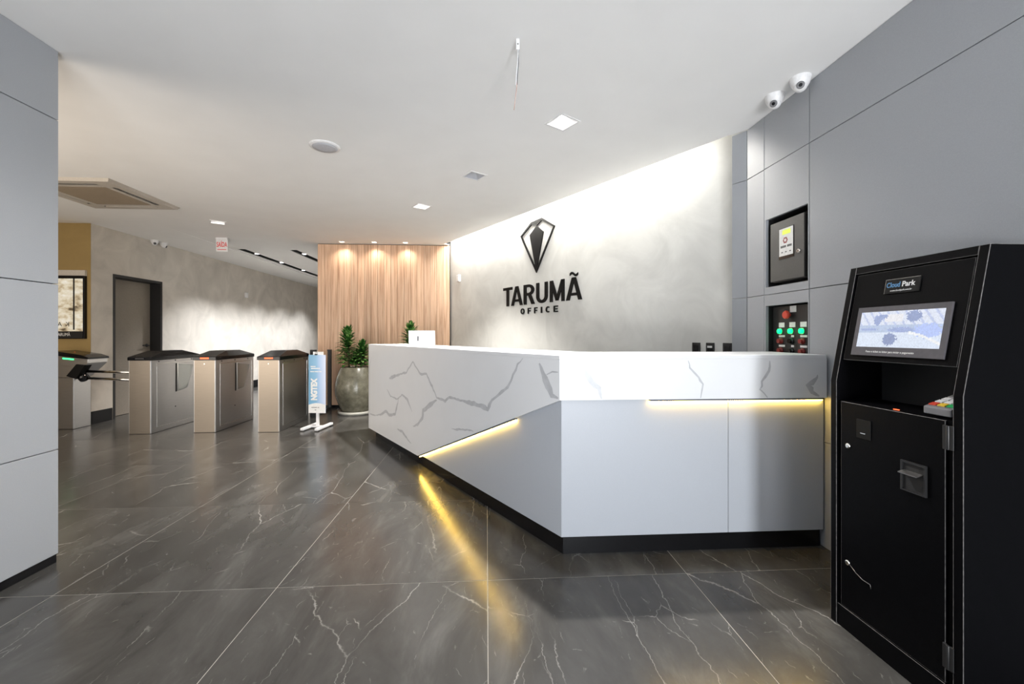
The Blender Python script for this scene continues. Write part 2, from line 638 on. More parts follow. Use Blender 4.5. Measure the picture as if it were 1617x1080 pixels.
# ------------------------------------------------------------------ right panelled wall
wr = MB().box(2.06, 2.2, -2.7, 3.05, 0, 2.96).build('wall_right', M_DARK)
tag(wr, 'grey panelled wall right of the reception desk', 'wall', kind='structure')
G = 0.002
rows = [(0.0, 0.596), (0.596, 1.473), (1.473, 2.335), (2.335, CH)]
cols = [(-2.7, -1.25), (-1.25, -0.03), (-0.03, 1.17), (1.17, 2.378), (2.378, 2.782), (2.782, 2.972)]


def holed_panel(y0, y1, z0, z1, hy0, hy1, hz0, hz1):
    m = MB()
    m.box(RX, RX + 0.02, y0, hy0, z0, z1).box(RX, RX + 0.02, hy1, y1, z0, z1)
    m.box(RX, RX + 0.02, hy0, hy1, z0, hz0).box(RX, RX + 0.02, hy0, hy1, hz1, z1)
    return m


for (y0, y1) in cols:
    for (z0, z1) in rows:
        a, b, c, d = y0 + G, y1 - G, z0 + G, z1 - G
        if (y0, z0) == (2.378, 1.473):
            m = holed_panel(a, b, c, d, 2.388, 2.766, 1.523, 1.983)
            m.build('panel', M_PANEL, wr)
        elif (y0, z0) == (2.378, 0.596):
            m = holed_panel(a, b, c, d, 2.388, 2.766, 0.98, 1.397)
            m.build('panel', M_PANEL, wr)
        else:
            MB().box(RX, RX + 0.02, a, b, c, d).build('panel', M_PANEL, wr, bevel=0.0015)
# the angled end panels of that wall
fu = Vector((-0.055, 0.098, 0)).normalized()
fn = Vector((fu.y, -fu.x, 0)) * -1
p0 = Vector((1.905, 2.972, 0))
for (z0, z1) in rows:
    q = [p0 + fu * 0.002, p0 + fu * 0.112]
    m = MB()
    m.zprism([(q[0].x, q[0].y), (q[1].x, q[1].y), (q[1].x - fn.x * 0.02, q[1].y - fn.y * 0.02), (q[0].x - fn.x * 0.02, q[0].y - fn.y * 0.02)], z0 + G, z1 - G)
    m.build('panel', M_PANEL, wr)
# dark linings of the two recesses
for z0, z1, dp in ((1.523, 1.983, 0.115), (0.98, 1.397, 0.115)):
    m = MB()
    x0, x1 = RX + 0.02, RX + dp
    m.box(x1, x1 + 0.01, 2.38, 2.775, z0 - 0.01, z1 + 0.01)
    m.box(x0, x1, 2.378, 2.388, z0 - 0.01, z1 + 0.01).box(x0, x1, 2.766, 2.776, z0 - 0.01, z1 + 0.01)
    m.box(x0, x1, 2.388, 2.766, z0 - 0.01, z0).box(x0, x1, 2.388, 2.766, z1, z1 + 0.01)
    m.build('recess_lining', M_BLACKMATT, wr)

# ------------------------------------------------------------------ diagonal logo wall with its cove
m = MB()
a, b = wall_pt(-0.55, 0, 0), wall_pt(5.0, 0, 0)
m.zprism([(a.x, a.y), (b.x, b.y), (b.x + 0.126, b.y + 0.08), (a.x + 0.126, a.y + 0.08)], 0, 2.96)
wl = m.build('wall_back', M_LOGOWALL)
tag(wl, 'pale burnt cement wall carrying the black logo', 'wall', kind='structure')

# wood wall
ww = MB().box(-2.76, -0.61, WOODY + 0.022, WOODY + 0.2, 0, 2.96).build('wall_wood', M_DARK)
tag(ww, 'oak veneer feature wall at the far end of the lobby', 'wall', kind='structure')
nb = 20
bw = 2.15 / nb
for i in range(nb):
    x0 = -2.76 + i * bw
    o = MB().box(-bw / 2 + 0.0012, bw / 2 - 0.0012, 0, 0.02, 0, 2.64).build('board', M_WOOD, ww, bevel=0.0015) if i == 0 else o0.copy()
    if i == 0:
        o0 = o
    else:
        COL.objects.link(o)
    o.location = (x0 + bw / 2, WOODY + (0.0 if i % 3 else 0.0015), 0.05)
MB().box(-2.76, -0.61, WOODY + 0.004, WOODY + 0.022, 0, 0.05).build('toe_strip', M_BLACKSTONE, ww)
o = MB().box(-2.76, -2.6, 7.28, 14.6, 0, 2.96).build('wall_corridor', M_LEFTWALL)
tag(o, 'corridor wall hidden behind the oak wall', 'wall', kind='structure')

# ------------------------------------------------------------------ left walls
m = MB()
m.box(LX - 0.3, LX, 5.99, 6.32, 0, 2.96).box(LX - 0.3, LX, 7.235, 14.6, 0, 2.96).box(LX - 0.3, LX, 6.32, 7.235, 2.07, 2.96)
m.box(LX - 0.30, LX - 0.26, 6.32, 7.235, 0, 2.07)
o = m.build('wall_left', M_LEFTWALL)
tag(o, 'long burnt cement wall behind the turnstiles', 'wall', kind='structure')
o = MB().box(-8.2, LX - 0.001, 5.985, 6.2, 0, 2.96).build('wall_olive', M_OLIVE)
tag(o, 'olive brown wall behind the leftmost turnstile', 'wall', kind='structure')
o = MB().box(-8.3, LX, 14.5, 14.7, 0, 2.96).box(LX, -2.5, 14.5, 14.7, 0, 2.96).build('wall_far', M_LEFTWALL)
tag(o, 'far end wall of the corridor', 'wall', kind='structure')
o = MB().box(-8.3, -8.1, 1.9, 6.1, 0, 2.96).build('wall_side', M_OLIVE)
tag(o, 'side wall of the left bay', 'wall', kind='structure')
m = MB().box(LX, LX + 0.012, 7.30, 14.5, 0, 0.17).box(LX, LX + 0.012, 5.973, 6.30, 0, 0.17).box(-5.45, LX + 0.012, 5.973, 5.985, 0, 0.17)
o = m.build('baseboard_left', M_BLACKSTONE)
tag(o, 'black baseboard along the left wall', 'baseboard', kind='structure')

# near left panelled wall
wn = MB().box(-2.42, NX - 0.02, -2.7, 2.36, 0, CH).box(-8.2, -6.4, 1.9, 2.0, 0, 2.96).box(-2.8, -2.42, 1.9, 2.0, 0, 2.96).box(-6.4, -2.8, 1.9, 2.0, 2.4, 2.96).box(-6.4, -2.8, 1.9, 2.0, 0, 0.1).build('wall_near', M_DARK)
tag(wn, 'grey panelled wall at the near left', 'wall', kind='structure')
nrows = [(0.045, 0.596), (0.596, 1.468), (1.468, 2.333), (2.333, CH)]
for (y0, y1) in ((-2.7, -1.0), (-1.0, 0.7), (0.7, 2.372)):
    for (z0, z1) in nrows:
        MB().box(NX - 0.02, NX, y0 + G, y1 - G, z0 + G, z1 - G).build('panel', M_PANEL, wn, bevel=0.0015)
for (z0, z1) in nrows:
    MB().box(-2.42, NX - 0.022, 2.36, 2.372, z0 + G, z1 - G).build('panel', M_PANEL, wn, bevel=0.0015)
o = MB().box(NX - 0.018, NX - 0.008, -2.7, 2.368, 0, 0.045).build('baseboard_near', M_BLACKSTONE)
tag(o, 'thin black marble baseboard under the near left wall', 'baseboard', kind='structure')

# wall behind the camera with the glazed entrance
m = MB()
m.box(-2.42, -2.0, -2.7, -2.6, 0, 2.96).box(0.5, 0.88, -2.7, -2.6, 0, 2.96).box(1.56, 2.2, -2.7, -2.6, 0, 2.96)
m.box(-2.0, 0.5, -2.7, -2.6, 2.4, 2.96).box(-2.0, 0.5, -2.7, -2.6, 0, 0.1).box(0.88, 1.56, -2.7, -2.6, 2.2, 2.96)
o = m.build('wall_front', M_PANEL)
tag(o, 'street side wall with the entrance behind the viewer', 'wall', kind='structure')
wf = MB()
for x in (-2.0, -0.78, 0.46):
    wf.box(x, x + 0.04, -2.68, -2.62, 0.1, 2.4)
wf.box(-2.0, 0.5, -2.68, -2.62, 0.1, 0.14).box(-2.0, 0.5, -2.68, -2.62, 2.36, 2.4)
o = wf.build('window_1', M_BLACKMATT)
tag(o, 'black framed shop window on the street side', 'window', kind='structure')

wf = MB()
for x in (-6.4, -4.62, -2.84):
    wf.box(x, x + 0.04, 1.92, 1.98, 0.1, 2.4)
wf.box(-6.4, -2.8, 1.92, 1.98, 0.1, 0.14).box(-6.4, -2.8, 1.92, 1.98, 2.36, 2.4)
o = wf.build('window_2', M_BLACKMATT)
tag(o, 'black framed window of the left bay facing the turnstiles', 'window', kind='structure')

# ------------------------------------------------------------------ door in the left wall
dr = MB().box(LX - 0.20, LX + 0.003, 6.32, 6.36, 0, 2.07).box(LX - 0.20, LX + 0.003, 7.195, 7.235, 0, 2.07).box(LX - 0.20, LX + 0.003, 6.36, 7.195, 2.03, 2.07).build('door_1', M_BLACKMATT)
tag(dr, 'recessed taupe door in a deep black frame', 'door', kind='structure')
lf = MB().box(LX - 0.20, LX - 0.16, 6.362, 7.193, 0.006, 2.027).build('door_leaf', M_DOOR, dr)
m = MB()
m.lathe([(0.024, 0), (0.024, 0.008)], 16, (LX - 0.16, 7.12, 1.035), (1, 0, 0))
m.tube([(LX - 0.155, 7.12, 1.035), (LX - 0.115, 7.12, 1.035), (LX - 0.112, 7.10, 1.035), (LX - 0.112, 6.99, 1.035)], 0.009)
m.build('door_handle', M_BLACKMATT, lf)

# ------------------------------------------------------------------ reception desk
A = R(31.7)
DU = Vector((-sin(A), cos(A), 0))
DN = Vector((-cos(A), -sin(A), 0))
DC = Vector((0.392, 2.237, 0))
DL_ = 3.44
DR = 1.895


def dpt(t, inn, z):
    """point on the left wing: t along, inn inward"""
    p = DC + DU * t - DN * inn
    return Vector((p.x, p.y, z))


def plan(inn, out_end=0.0):
    """outline offset inward: end, corner, right end"""
    # corner of the two offset lines: y = DC.y+inn and the wing line
    y = DC.y + inn
    base = DC - DN * inn
    k = (y - base.y) / DU.y
    c = base + DU * k
    e = DC + DU * (DL_ - out_end) - DN * inn
    return [(e.x, e.y), (c.x, c.y), (DR, y)]


def band(i0, i1, z0, z1, oe=0.0):
    a, b = plan(i0, oe), plan(i1, oe)
    m = MB()
    for k in (0, 1):
        m.hexa([(*a[k], z0), (*a[k + 1], z0), (*b[k + 1], z0), (*b[k], z0)], [(*a[k], z1), (*a[k + 1], z1), (*b[k + 1], z1), (*b[k], z1)])
    return m


desk = thing('reception_desk', 'angled reception desk of white veined quartz over blue grey panels', 'desk', (DC.x, DC.y, 0))
off = Matrix.Translation((-DC.x, -DC.y, 0))


def dpart(m, name, mat, bevel=0.0, parent=None):
    o = m.build(name, mat, parent or desk, bevel)
    if parent is None:
        o.data.transform(off)
    else:
        o.data.transform(off)
    return o


ZB, ZK, ZT = 0.105, 0.850, 1.090              # top of plinth, lower edge of the front apron, top
dpart(band(0.0, 0.46, ZT - 0.022, ZT, 0), 'countertop', M_QUARTZ, 0.0015)
dpart(band(0.05, 0.44, 0.0, ZB, 0.12), 'plinth', M_BLACKSTONE)
core = dpart(band(0.045, 0.44, ZB, ZT - 0.022, 0.05), 'desk_core', M_DESKPANEL)
# left white fascia with the slanting lower edge
TK = 1.94


def wing_plate(poly, i0, i1):
    return MB().prism([dpt(t, i0, z) for t, z in poly], -DN * (i1 - i0))


fas = dpart(wing_plate([(0.0, ZK), (TK, ZB - 0.006), (DL_, ZB - 0.02), (DL_, ZT - 0.0221), (0.0, ZT - 0.0221)], 0.0, 0.022), 'fascia', M_QUARTZ)
c2 = plan(0.022)[1]
ff = dpart(MB().hexa([(DC.x, DC.y, ZK), (DR, DC.y, ZK), (DR, DC.y + 0.022, ZK), (c2[0], c2[1], ZK)],
                     [(DC.x, DC.y, ZT - 0.0221), (DR, DC.y, ZT - 0.0221), (DR, DC.y + 0.022, ZT - 0.0221), (c2[0], c2[1], ZT - 0.0221)]), 'apron', M_QUARTZ)
dpart(MB().prism([dpt(DL_, 0, ZB - 0.02), dpt(DL_, 0.46, ZB - 0.02), dpt(DL_, 0.46, ZT - 0.0221), dpt(DL_, 0, ZT - 0.0221)], -DU * 0.02), 'end_panel', M_QUARTZ)
# blue grey panels under it
cb3, cb4 = plan(0.024)[1], plan(0.045)[1]
dpart(MB().hexa([(*cb3, ZB), dpt(TK + 0.3, 0.024, ZB), dpt(TK + 0.3, 0.044, ZB), (*cb4, ZB)],
                [(*cb3, ZK + 0.03), dpt(TK + 0.3, 0.024, ZK + 0.03), dpt(TK + 0.3, 0.044, ZK + 0.03), (*cb4, ZK + 0.03)]), 'lower_panel', M_DESKPANEL)
yf = DC.y + 0.024
for x0, x1 in ((cb3[0] + 0.0005, 1.339), (1.342, DR)):
    dpart(MB().box(x0, x1, yf, yf + 0.02, ZB, ZK + 0.03), 'lower_panel', M_DESKPANEL)


def vein(pts, w, to3, parent, seed):
    """a grey vein inlaid in the quartz: a thin ragged ribbon just proud of the face"""
    rnd = random.Random(seed)
    fine = []
    for (a, b), (c, d) in zip(pts[:-1], pts[1:]):
        n = max(2, int(math.hypot(c - a, d - b) / 0.03))
        for k in range(n):
            f = k / n
            fine.append((a + (c - a) * f + rnd.uniform(-.004, .004), b + (d - b) * f + rnd.uniform(-.004, .004)))
    fine.append(pts[-1])
    vs, fs = [], []
    ww = w
    for i, (a, b) in enumerate(fine):
        p, q = fine[max(i - 1, 0)], fine[min(i + 1, len(fine) - 1)]
        dx, dy = q[0] - p[0], q[1] - p[1]
        l = math.hypot(dx, dy) or 1
        ww += rnd.uniform(-.25, .25) * w
        ww = min(max(ww, w * .35), w * 1.5)
        tp = min(1, 0.25 + i / 4, 0.25 + (len(fine) - 1 - i) / 4)
        h = ww * .5 * tp
        vs += [to3(a - dy / l * h, b + dx / l * h), to3(a + dy / l * h, b - dx / l * h)]
        if i:
            k = 2 * i
            fs.append((k - 2, k - 1, k + 1, k))
    o = MB().add(vs, fs).build('vein', M_VEIN, parent)
    o.data.transform(off)
    return o


LV = [([(2.7, .74), (2.43, .80), (2.21, .84), (2.05, .95), (1.88, .85), (1.74, .86), (1.62, .76), (1.53, .68), (1.38, .67), (1.3, .71), (1.15, .71), (.98, .71), (.85, .71), (.73, .70), (.67, .77), (.59, .81), (.49, .87), (.43, .95), (.38, 1.02), (.33, 1.06)], .046),
      ([(1.53, .66), (1.66, .60), (1.81, .53), (1.83, .46), (1.94, .38), (2.04, .35)], .035),
      ([(2.77, .62), (2.66, .56), (2.46, .55), (2.33, .61), (2.18, .58), (2.07, .48)], .026),
      ([(3.40, .26), (3.2, .27), (2.96, .32), (2.8, .38), (2.7, .35), (2.52, .39), (2.46, .49), (2.43, .55)], .022),
      ([(2.46, .25), (2.33, .25), (2.21, .21), (2.09, .18)], .026),
      ([(1.26, .47), (1.11, .49), (.98, .51), (.92, .51)], .018),
      ([(.17, 1.04), (.14, .98), (.10, .92), (.06, .87), (.012, .86)], .034),
      ([(.11, .98), (.06, 1.0), (.012, 1.0)], .026),
      ([(3.42, .74), (3.38, .86), (3.32, .94)], .03)]
for k, (pts, w) in enumerate(LV):
    vein(pts, w, lambda t, z: dpt(t, -0.0006, z), fas, 40 + k)
FV = [([(.485, 1.06), (.52, 1.01), (.56, .95), (.61, .91), (.62, .855)], .034), ([(1.1, 1.06), (1.11, 1.02), (1.16, .97), (1.18, .93), (1.17, .855)], .014),
      ([(1.56, 1.06), (1.56, 1.0), (1.52, .94), (1.51, .9), (1.55, .855)], .024), ([(1.84, .98), (1.83, .95), (1.79, .92), (1.81, .88), (1.85, .86)], .022)]
for k, (pts, w) in enumerate(FV):
    vein(pts, w, lambda x, z: Vector((x, DC.y - 0.0006, z)), ff, 60 + k)


# warm LED strips tucked behind the lower edge of the white stone
def slant(t):
    return ZK + (ZB - 0.006 - ZK) * t / TK


t0, t1 = 0.42, 1.92


def slant_bar(i0, i1, h0, h1):
    lo, hi = [], []
    for t, i in ((t0, i0), (t1, i0), (t1, i1), (t0, i1)):
        lo.append(dpt(t, i, slant(t) - h1))
        hi.append(dpt(t, i, slant(t) - h0))
    return MB().hexa(lo, hi)


dpart(slant_bar(0.004, 0.0235, 0.0006, 0.012), 'led_channel', M_CHANNEL)
tag(dpart(slant_bar(0.012, 0.0235, 0.012, 0.016), 'led_strip', M_LED), 'warm yellow LED strip')
dpart(MB().box(0.89, 1.88, DC.y + 0.004, DC.y + 0.0235, ZK - 0.011, ZK - 0.0006), 'led_channel', M_CHANNEL)
tag(dpart(MB().box(0.89, 1.88, DC.y + 0.012, DC.y + 0.0235, ZK - 0.015, ZK - 0.011), 'led_strip', M_LED), 'warm yellow LED strip')

# white upright card on the desk
cp = dpt(2.02, 0.08, ZT)
hd = thing('acrylic_card_holder', 'small white upright card holder standing on the white desk top', 'card holder', tuple(cp), R(6))
m = MB().prism([(-0.122, -0.006, 0), (0.122, -0.006, 0), (0.118, 0.012, 0.152), (-0.126, 0.012, 0.152)], (0, 0.005, 0))
m.build('panel', M_WHITE, hd)
MB().box(-0.128, 0.128, -0.03, 0.05, 0, 0.005).build('foot', M_WHITE, hd)
MB().box(-0.045, -0.032, -0.0025, 0.008, 0.055, 0.098).build('printed_mark', M_WIREGREY, hd)

# ------------------------------------------------------------------ wall logo
em = thing('wall_emblem', 'black faceted gem emblem mounted on the cement wall above the lettering', 'emblem', tuple(wall_pt(2.44, 0, 1.97)))
ie = Matrix.Translation(-wall_pt(2.44, 0, 1.97))


def wplate(poly, o0, o1):
    return MB().prism([wall_pt(t, o0, z) for t, z in poly], WN * (o1 - o0))


def epart(m, name, parent, inv, mat=None):
    o = m.build(name, mat or M_SIGNBLACK, parent)
    o.data.transform(inv)
    return o


# ring of the outline as strips, heavier at the upper left
OUT = [(2.336, 2.633), (2.100, 2.486), (2.442, 1.972), (2.766, 2.483), (2.546, 2.620)]
INN = [(2.340, 2.600), (2.126, 2.479), (2.442, 2.012), (2.738, 2.476), (2.536, 2.590)]
m = MB()
for k in range(5):
    a, b = k, (k + 1) % 5
    m.prism([wall_pt(*OUT[a][:1], 0.004, OUT[a][1]), wall_pt(OUT[b][0], 0.004, OUT[b][1]), wall_pt(INN[b][0], 0.004, INN[b][1]), wall_pt(INN[a][0], 0.004, INN[a][1])], WN * 0.016)
epart(m, 'outline', em, ie)
epart(wplate([(2.546, 2.620), (2.336, 2.633), (2.344, 2.597), (2.431, 2.556), (2.536, 2.588)], 0.004, 0.0195), 'crown', em, ie)
epart(wplate([(2.435, 2.552), (2.306, 2.457), (2.442, 1.990), (2.572, 2.462)], 0.004, 0.02), 'core', em, ie)


def strokes(ch, w):
    """letter in a unit box as a list of polygons, w = stroke width"""
    P = []
    if ch == 'T':
        P = [[(0, 1), (1, 1), (1, 1 - w * .55), (0, 1 - w * .55)], [(.5 - w / 2, 1), (.5 + w / 2, 1), (.5 + w / 2, 0), (.5 - w / 2, 0)]]
    elif ch == 'A':
        P = [[(0, 0), (w, 0), (.5 + w * .32, 1), (.5 - w * .55, 1)], [(1, 0), (1 - w, 0), (.5 - w * .32, 1), (.5 + w * .55, 1)], [(.2, .2), (.8, .2), (.74, .2 + w * .55), (.26, .2 + w * .55)]]
    elif ch == 'R':
        P = [[(0, 0), (w, 0), (w, 1), (0, 1)]]
        oc = [(.45 + .5 * cos(a), .72 + .28 * sin(a)) for a in [pi / 2 - pi * k / 12 for k in range(13)]]
        ic = [(.45 + (.5 - w) * cos(a), .72 + (.28 - w * .55) * sin(a)) for a in [pi / 2 - pi * k / 12 for k in range(13)]]
        P += [[oc[k], oc[k + 1], ic[k + 1], ic[k]] for k in range(12)]
        P += [[(w * .9, 1), (.45, 1), (.45, 1 - w * .55), (w * .9, 1 - w * .55)], [(w * .9, .44 + w * .55), (.45, .44 + w * .55), (.45, .44), (w * .9, .44)]]
        P += [[(.42, .46), (.42 + w, .50), (1.0, 0), (1.0 - w * 1.12, 0)]]
    elif ch == 'U':
        P = [[(0, .32), (w, .32), (w, 1), (0, 1)], [(1 - w, .32), (1, .32), (1, 1), (1 - w, 1)]]
        oc = [(.5 + .5 * cos(a), .34 + .34 * sin(a)) for a in [pi + pi * k / 14 for k in range(15)]]
        ic = [(.5 + (.5 - w) * cos(a), .34 + (.34 - w * .6) * sin(a)) for a in [pi + pi * k / 14 for k in range(15)]]
        P += [[oc[k], oc[k + 1], ic[k + 1], ic[k]] for k in range(14)]
    elif ch == 'M':
        P = [[(0, 0), (w, 0), (w, 1), (0, 1)], [(1 - w, 0), (1, 0), (1, 1), (1 - w, 1)], [(.0, 1), (w * 1.1, 1), (.5 + w * .55, 0.05), (.5 - w * .45, 0.05)], [(1, 1), (1 - w * 1.1, 1), (.5 - w * .55, 0.05), (.5 + w * .45, 0.05)]]
    elif ch in 'OC':
        n = 28
        a0, a1 = (0, 2 * pi) if ch == 'O' else (R(48), R(312))
        oc = [(.5 + .5 * cos(a0 + (a1 - a0) * k / n), .5 + .5 * sin(a0 + (a1 - a0) * k / n)) for k in range(n + 1)]
        ic = [(.5 + (.5 - w) * cos(a0 + (a1 - a0) * k / n), .5 + (.5 - w * .8) * sin(a0 + (a1 - a0) * k / n)) for k in range(n + 1)]
        P = [[oc[k], oc[k + 1], ic[k + 1], ic[k]] for k in range(n)]
    elif ch in 'FE':
        P = [[(0, 0), (w, 0), (w, 1), (0, 1)], [(0, 1), (1, 1), (1, 1 - w * .7), (0, 1 - w * .7)], [(0, .5 + w * .3), (.88, .5 + w * .3), (.88, .5 - w * .4), (0, .5 - w * .4)]]
        if ch == 'E':
            P.append([(0, 0), (1, 0), (1, w * .7), (0, w * .7)])
    elif ch == 'I':
        P = [[(0, 0), (1, 0), (1, 1), (0, 1)]]
    elif ch == '~':
        up = [(k / 10, .62 + .30 * sin(2 * pi * k / 10)) for k in range(11)]
        P = [[up[k], up[k + 1], (up[k + 1][0], up[k + 1][1] - .5), (up[k][0], up[k][1] - .5)] for k in range(10)]
    return P


def letter(ch, tl, tr, zb, zt, w, parent, inv):
    m = MB()
    for p in strokes(ch, w):
        m.prism([wall_pt(tl + (tr - tl) * a, 0.004, zb + (zt - zb) * b) for a, b in p], WN * 0.012)
    if ch == 'Ã':
        pass
    return epart(m, 'letter', parent, inv)


sg = thing('wall_lettering', 'black raised letters TARUMÃ OFFICE on the cement wall', 'sign', tuple(wall_pt(2.41, 0, 1.47)))
ig = Matrix.Translation(-wall_pt(2.41, 0, 1.47))
for ch, tl, tr, w in (('T', 3.163, 2.953, .26), ('A', 2.977, 2.728, .22), ('R', 2.703, 2.479, .25), ('U', 2.446, 2.232, .25), ('M', 2.190, 1.941, .19)):
    letter(ch, tl, tr, 1.590, 1.843, w, sg, ig)
m = MB()
for p in strokes('A', .22):
    m.prism([wall_pt(1.912 - .250 * a, 0.004, 1.590 + .253 * b) for a, b in p], WN * 0.012)
for p in strokes('~', .3):
    m.prism([wall_pt(1.850 - .128 * a, 0.004, 1.860 + .052 * b) for a, b in p], WN * 0.012)
epart(m, 'letter', sg, ig)
for ch, tl, tr, w in (('O', 2.766, 2.690, .22), ('F', 2.617, 2.560, .26), ('F', 2.487, 2.427, .26), ('I', 2.358, 2.338, 1), ('C', 2.265, 2.190, .22), ('E', 2.122, 2.052, .26)):
    letter(ch, tl, tr, 1.470, 1.545, w, sg, ig)

# three black outlets, motion sensor on the logo wall
for t0, t1, lab in ((.375, .307, 'black wall outlet on the cement wall, leftmost of three above the desk'), (.258, .183, 'black wall outlet with white insert, middle of three above the desk'), (.118, .045, 'black wall outlet at the edge of the grey end panel, rightmost of three')):
    tm = (t0 + t1) / 2
    sk = thing('wall_outlet', lab, 'outlet', tuple(wall_pt(tm, 0, 1.03)), B - pi / 2 + pi / 2, 'black outlets above the desk')
    sk.rotation_euler = (0, 0, math.atan2(WN.y, WN.x) + pi / 2)     # local -y looks into the room
    MB().box(-0.036, 0.036, -0.009, 0, 0, 0.108).build('cover_plate', M_BLACKMATT, sk, bevel=0.003)
    MB().box(-0.022, 0.022, -0.012, -0.009, 0.025, 0.083).build('insert', M_BLACKGLOSS, sk)
    if 'middle' in lab:
        MB().box(-0.020, 0.020, -0.0135, -0.012, 0.066, 0.082).build('white_insert', M_WHITE, sk)


def sensor(loc, rz, lab):
    s = thing('motion_sensor', lab, 'sensor', loc, rz, 'white motion sensors')
    MB().box(-0.04, 0.04, -0.045, 0, 0, 0.115).build('housing', M_WHITE, s, bevel=0.01, seg=2)
    MB().box(-0.028, 0.028, -0.049, -0.045, 0.015, 0.06).build('lens_window', M_PAPER, s, bevel=0.002)
    return s


ps = wall_pt(4.417, 0, 2.06)
sensor(tuple(ps), math.atan2(WN.y, WN.x) + pi / 2, 'small white motion sensor high on the cement wall beside the oak wall')
sensor((LX, 9.62, 2.02), pi / 2, 'small white motion sensor on the left cement wall behind the turnstiles')

# cove LED strip hidden above the ceiling edge
cv_ = MB()
a0, a1 = wall_pt(0.30, 0.148, 0), wall_pt(4.62, 0.148, 0)
n_ = WN * 0.05
cv_.hexa([(a0.x, a0.y, 2.716), (a1.x, a1.y, 2.716), (a1.x + n_.x, a1.y + n_.y, 2.716), (a0.x + n_.x, a0.y + n_.y, 2.716)],
         [(a0.x, a0.y, 2.735), (a1.x, a1.y, 2.735), (a1.x + n_.x, a1.y + n_.y, 2.735), (a0.x + n_.x, a0.y + n_.y, 2.735)])
o = cv_.build('trim_2', M_COVE)
tag(o, 'white LED strip hidden in the ceiling cove along the logo wall', 'light strip', kind='structure')
pc = wall_pt(2.50, 0.10, 2.80)
lamp('cove_light', 'AREA', pc, 68, (1.0, 0.965, 0.90), shape='RECTANGLE', size=4.2, size_y=0.06, rot=(0, 0, math.atan2(WU.y, WU.x)))

# ------------------------------------------------------------------ ceiling fittings
lit = [True, False, True, True]
labs = ['large square recessed downlight, lit, nearest above the desk corner', 'square recessed downlight, unlit, above the reception desk',
        'square recessed downlight, lit, farthest of the row above the desk', 'square recessed downlight, lit, near the exit sign above the turnstiles']
for (x, y), on, lab in zip(DL, lit, labs):
    d = thing('square_downlight', lab, 'ceiling light', (x, y, CH), B, 'square recessed downlights')
    h = DLS
    m = MB()
    for s0, s1, t0, t1 in ((-h - .006, h + .006, -h - .006, -h + .009), (-h - .006, h + .006, h - .009, h + .006), (-h - .006, -h + .009, -h + .009, h - .009), (h - .009, h + .006, -h + .009, h - .009)):
        m.box(s0, s1, t0, t1, -0.004, 0.0)
    m.build('frame', M_WHITE, d)
    m = MB()
    k = 0.040
    for s in ((0, 1), (1, 0), (0, -1), (-1, 0)):
        if s[0] == 0:
            m.add([(-h, s[1] * h, 0.001), (h, s[1] * h, 0.001), (k, s[1] * k, 0.05), (-k, s[1] * k, 0.05)], [(0, 1, 2, 3)])
        else:
            m.add([(s[0] * h, -h, 0.001), (s[0] * h, h, 0.001), (s[0] * k, k, 0.05), (s[0] * k, -k, 0.05)], [(0, 1, 2, 3)])
    m.build('reflector', M_WHITE if on else M_GREYMESH, d)  # shade inside the unlit fitting is put into a grey reflector colour
    MB().lathe([(0.036, 0.0), (0.036, 0.018), (0.030, 0.02)], 20, (0, 0, 0.045)).build('lamp', M_LAMP if on else M_PAPER, d)
spot_pw = {0: (370, (1, .97, .93)), 2: (480, (1, .96, .90)), 3: (110, (1, .84, .66))}
for i, (x, y) in enumerate(DL):
    if i in spot_pw:
        lamp('downlight_beam', 'SPOT', (x, y, CH - 0.01), spot_pw[i][0], spot_pw[i][1], spot_size=R(118 if i == 0 else 105), spot_blend=0.8, shadow_soft_size=0.03, aim=(-0.36, -0.36, -1) if i == 0 else (0, 0, -1))
for k, (x, y) in enumerate(SM):
    d = thing('small_downlight', ['small square downlight at the left over the oak wall', 'small square downlight in the middle over the oak wall', 'small square downlight at the right over the oak wall'][k], 'ceiling light', (x, y, CH), 0, 'small downlights over the oak wall')
    m = MB()
    h = 0.035
    for s0, s1, t0, t1 in ((-h - .008, h + .008, -h - .008, -h), (-h - .008, h + .008, h, h + .008), (-h - .008, -h, -h, h), (h, h + .008, -h, h)):
        m.box(s0, s1, t0, t1, -0.003, 0.0)
    m.build('frame', M_WHITE, d)
    MB().lathe([(0.030, 0.0), (0.030, 0.02), (0.025, 0.022)], 16, (0, 0, 0.01)).build('lamp', M_LAMPW, d)
    lamp('oak_wash', 'SPOT', (x, y, CH - 0.008), 14, (1.0, 0.87, 0.74), spot_size=R(120), spot_blend=1.0, shadow_soft_size=0.02, aim=(0, 0.13, -1))

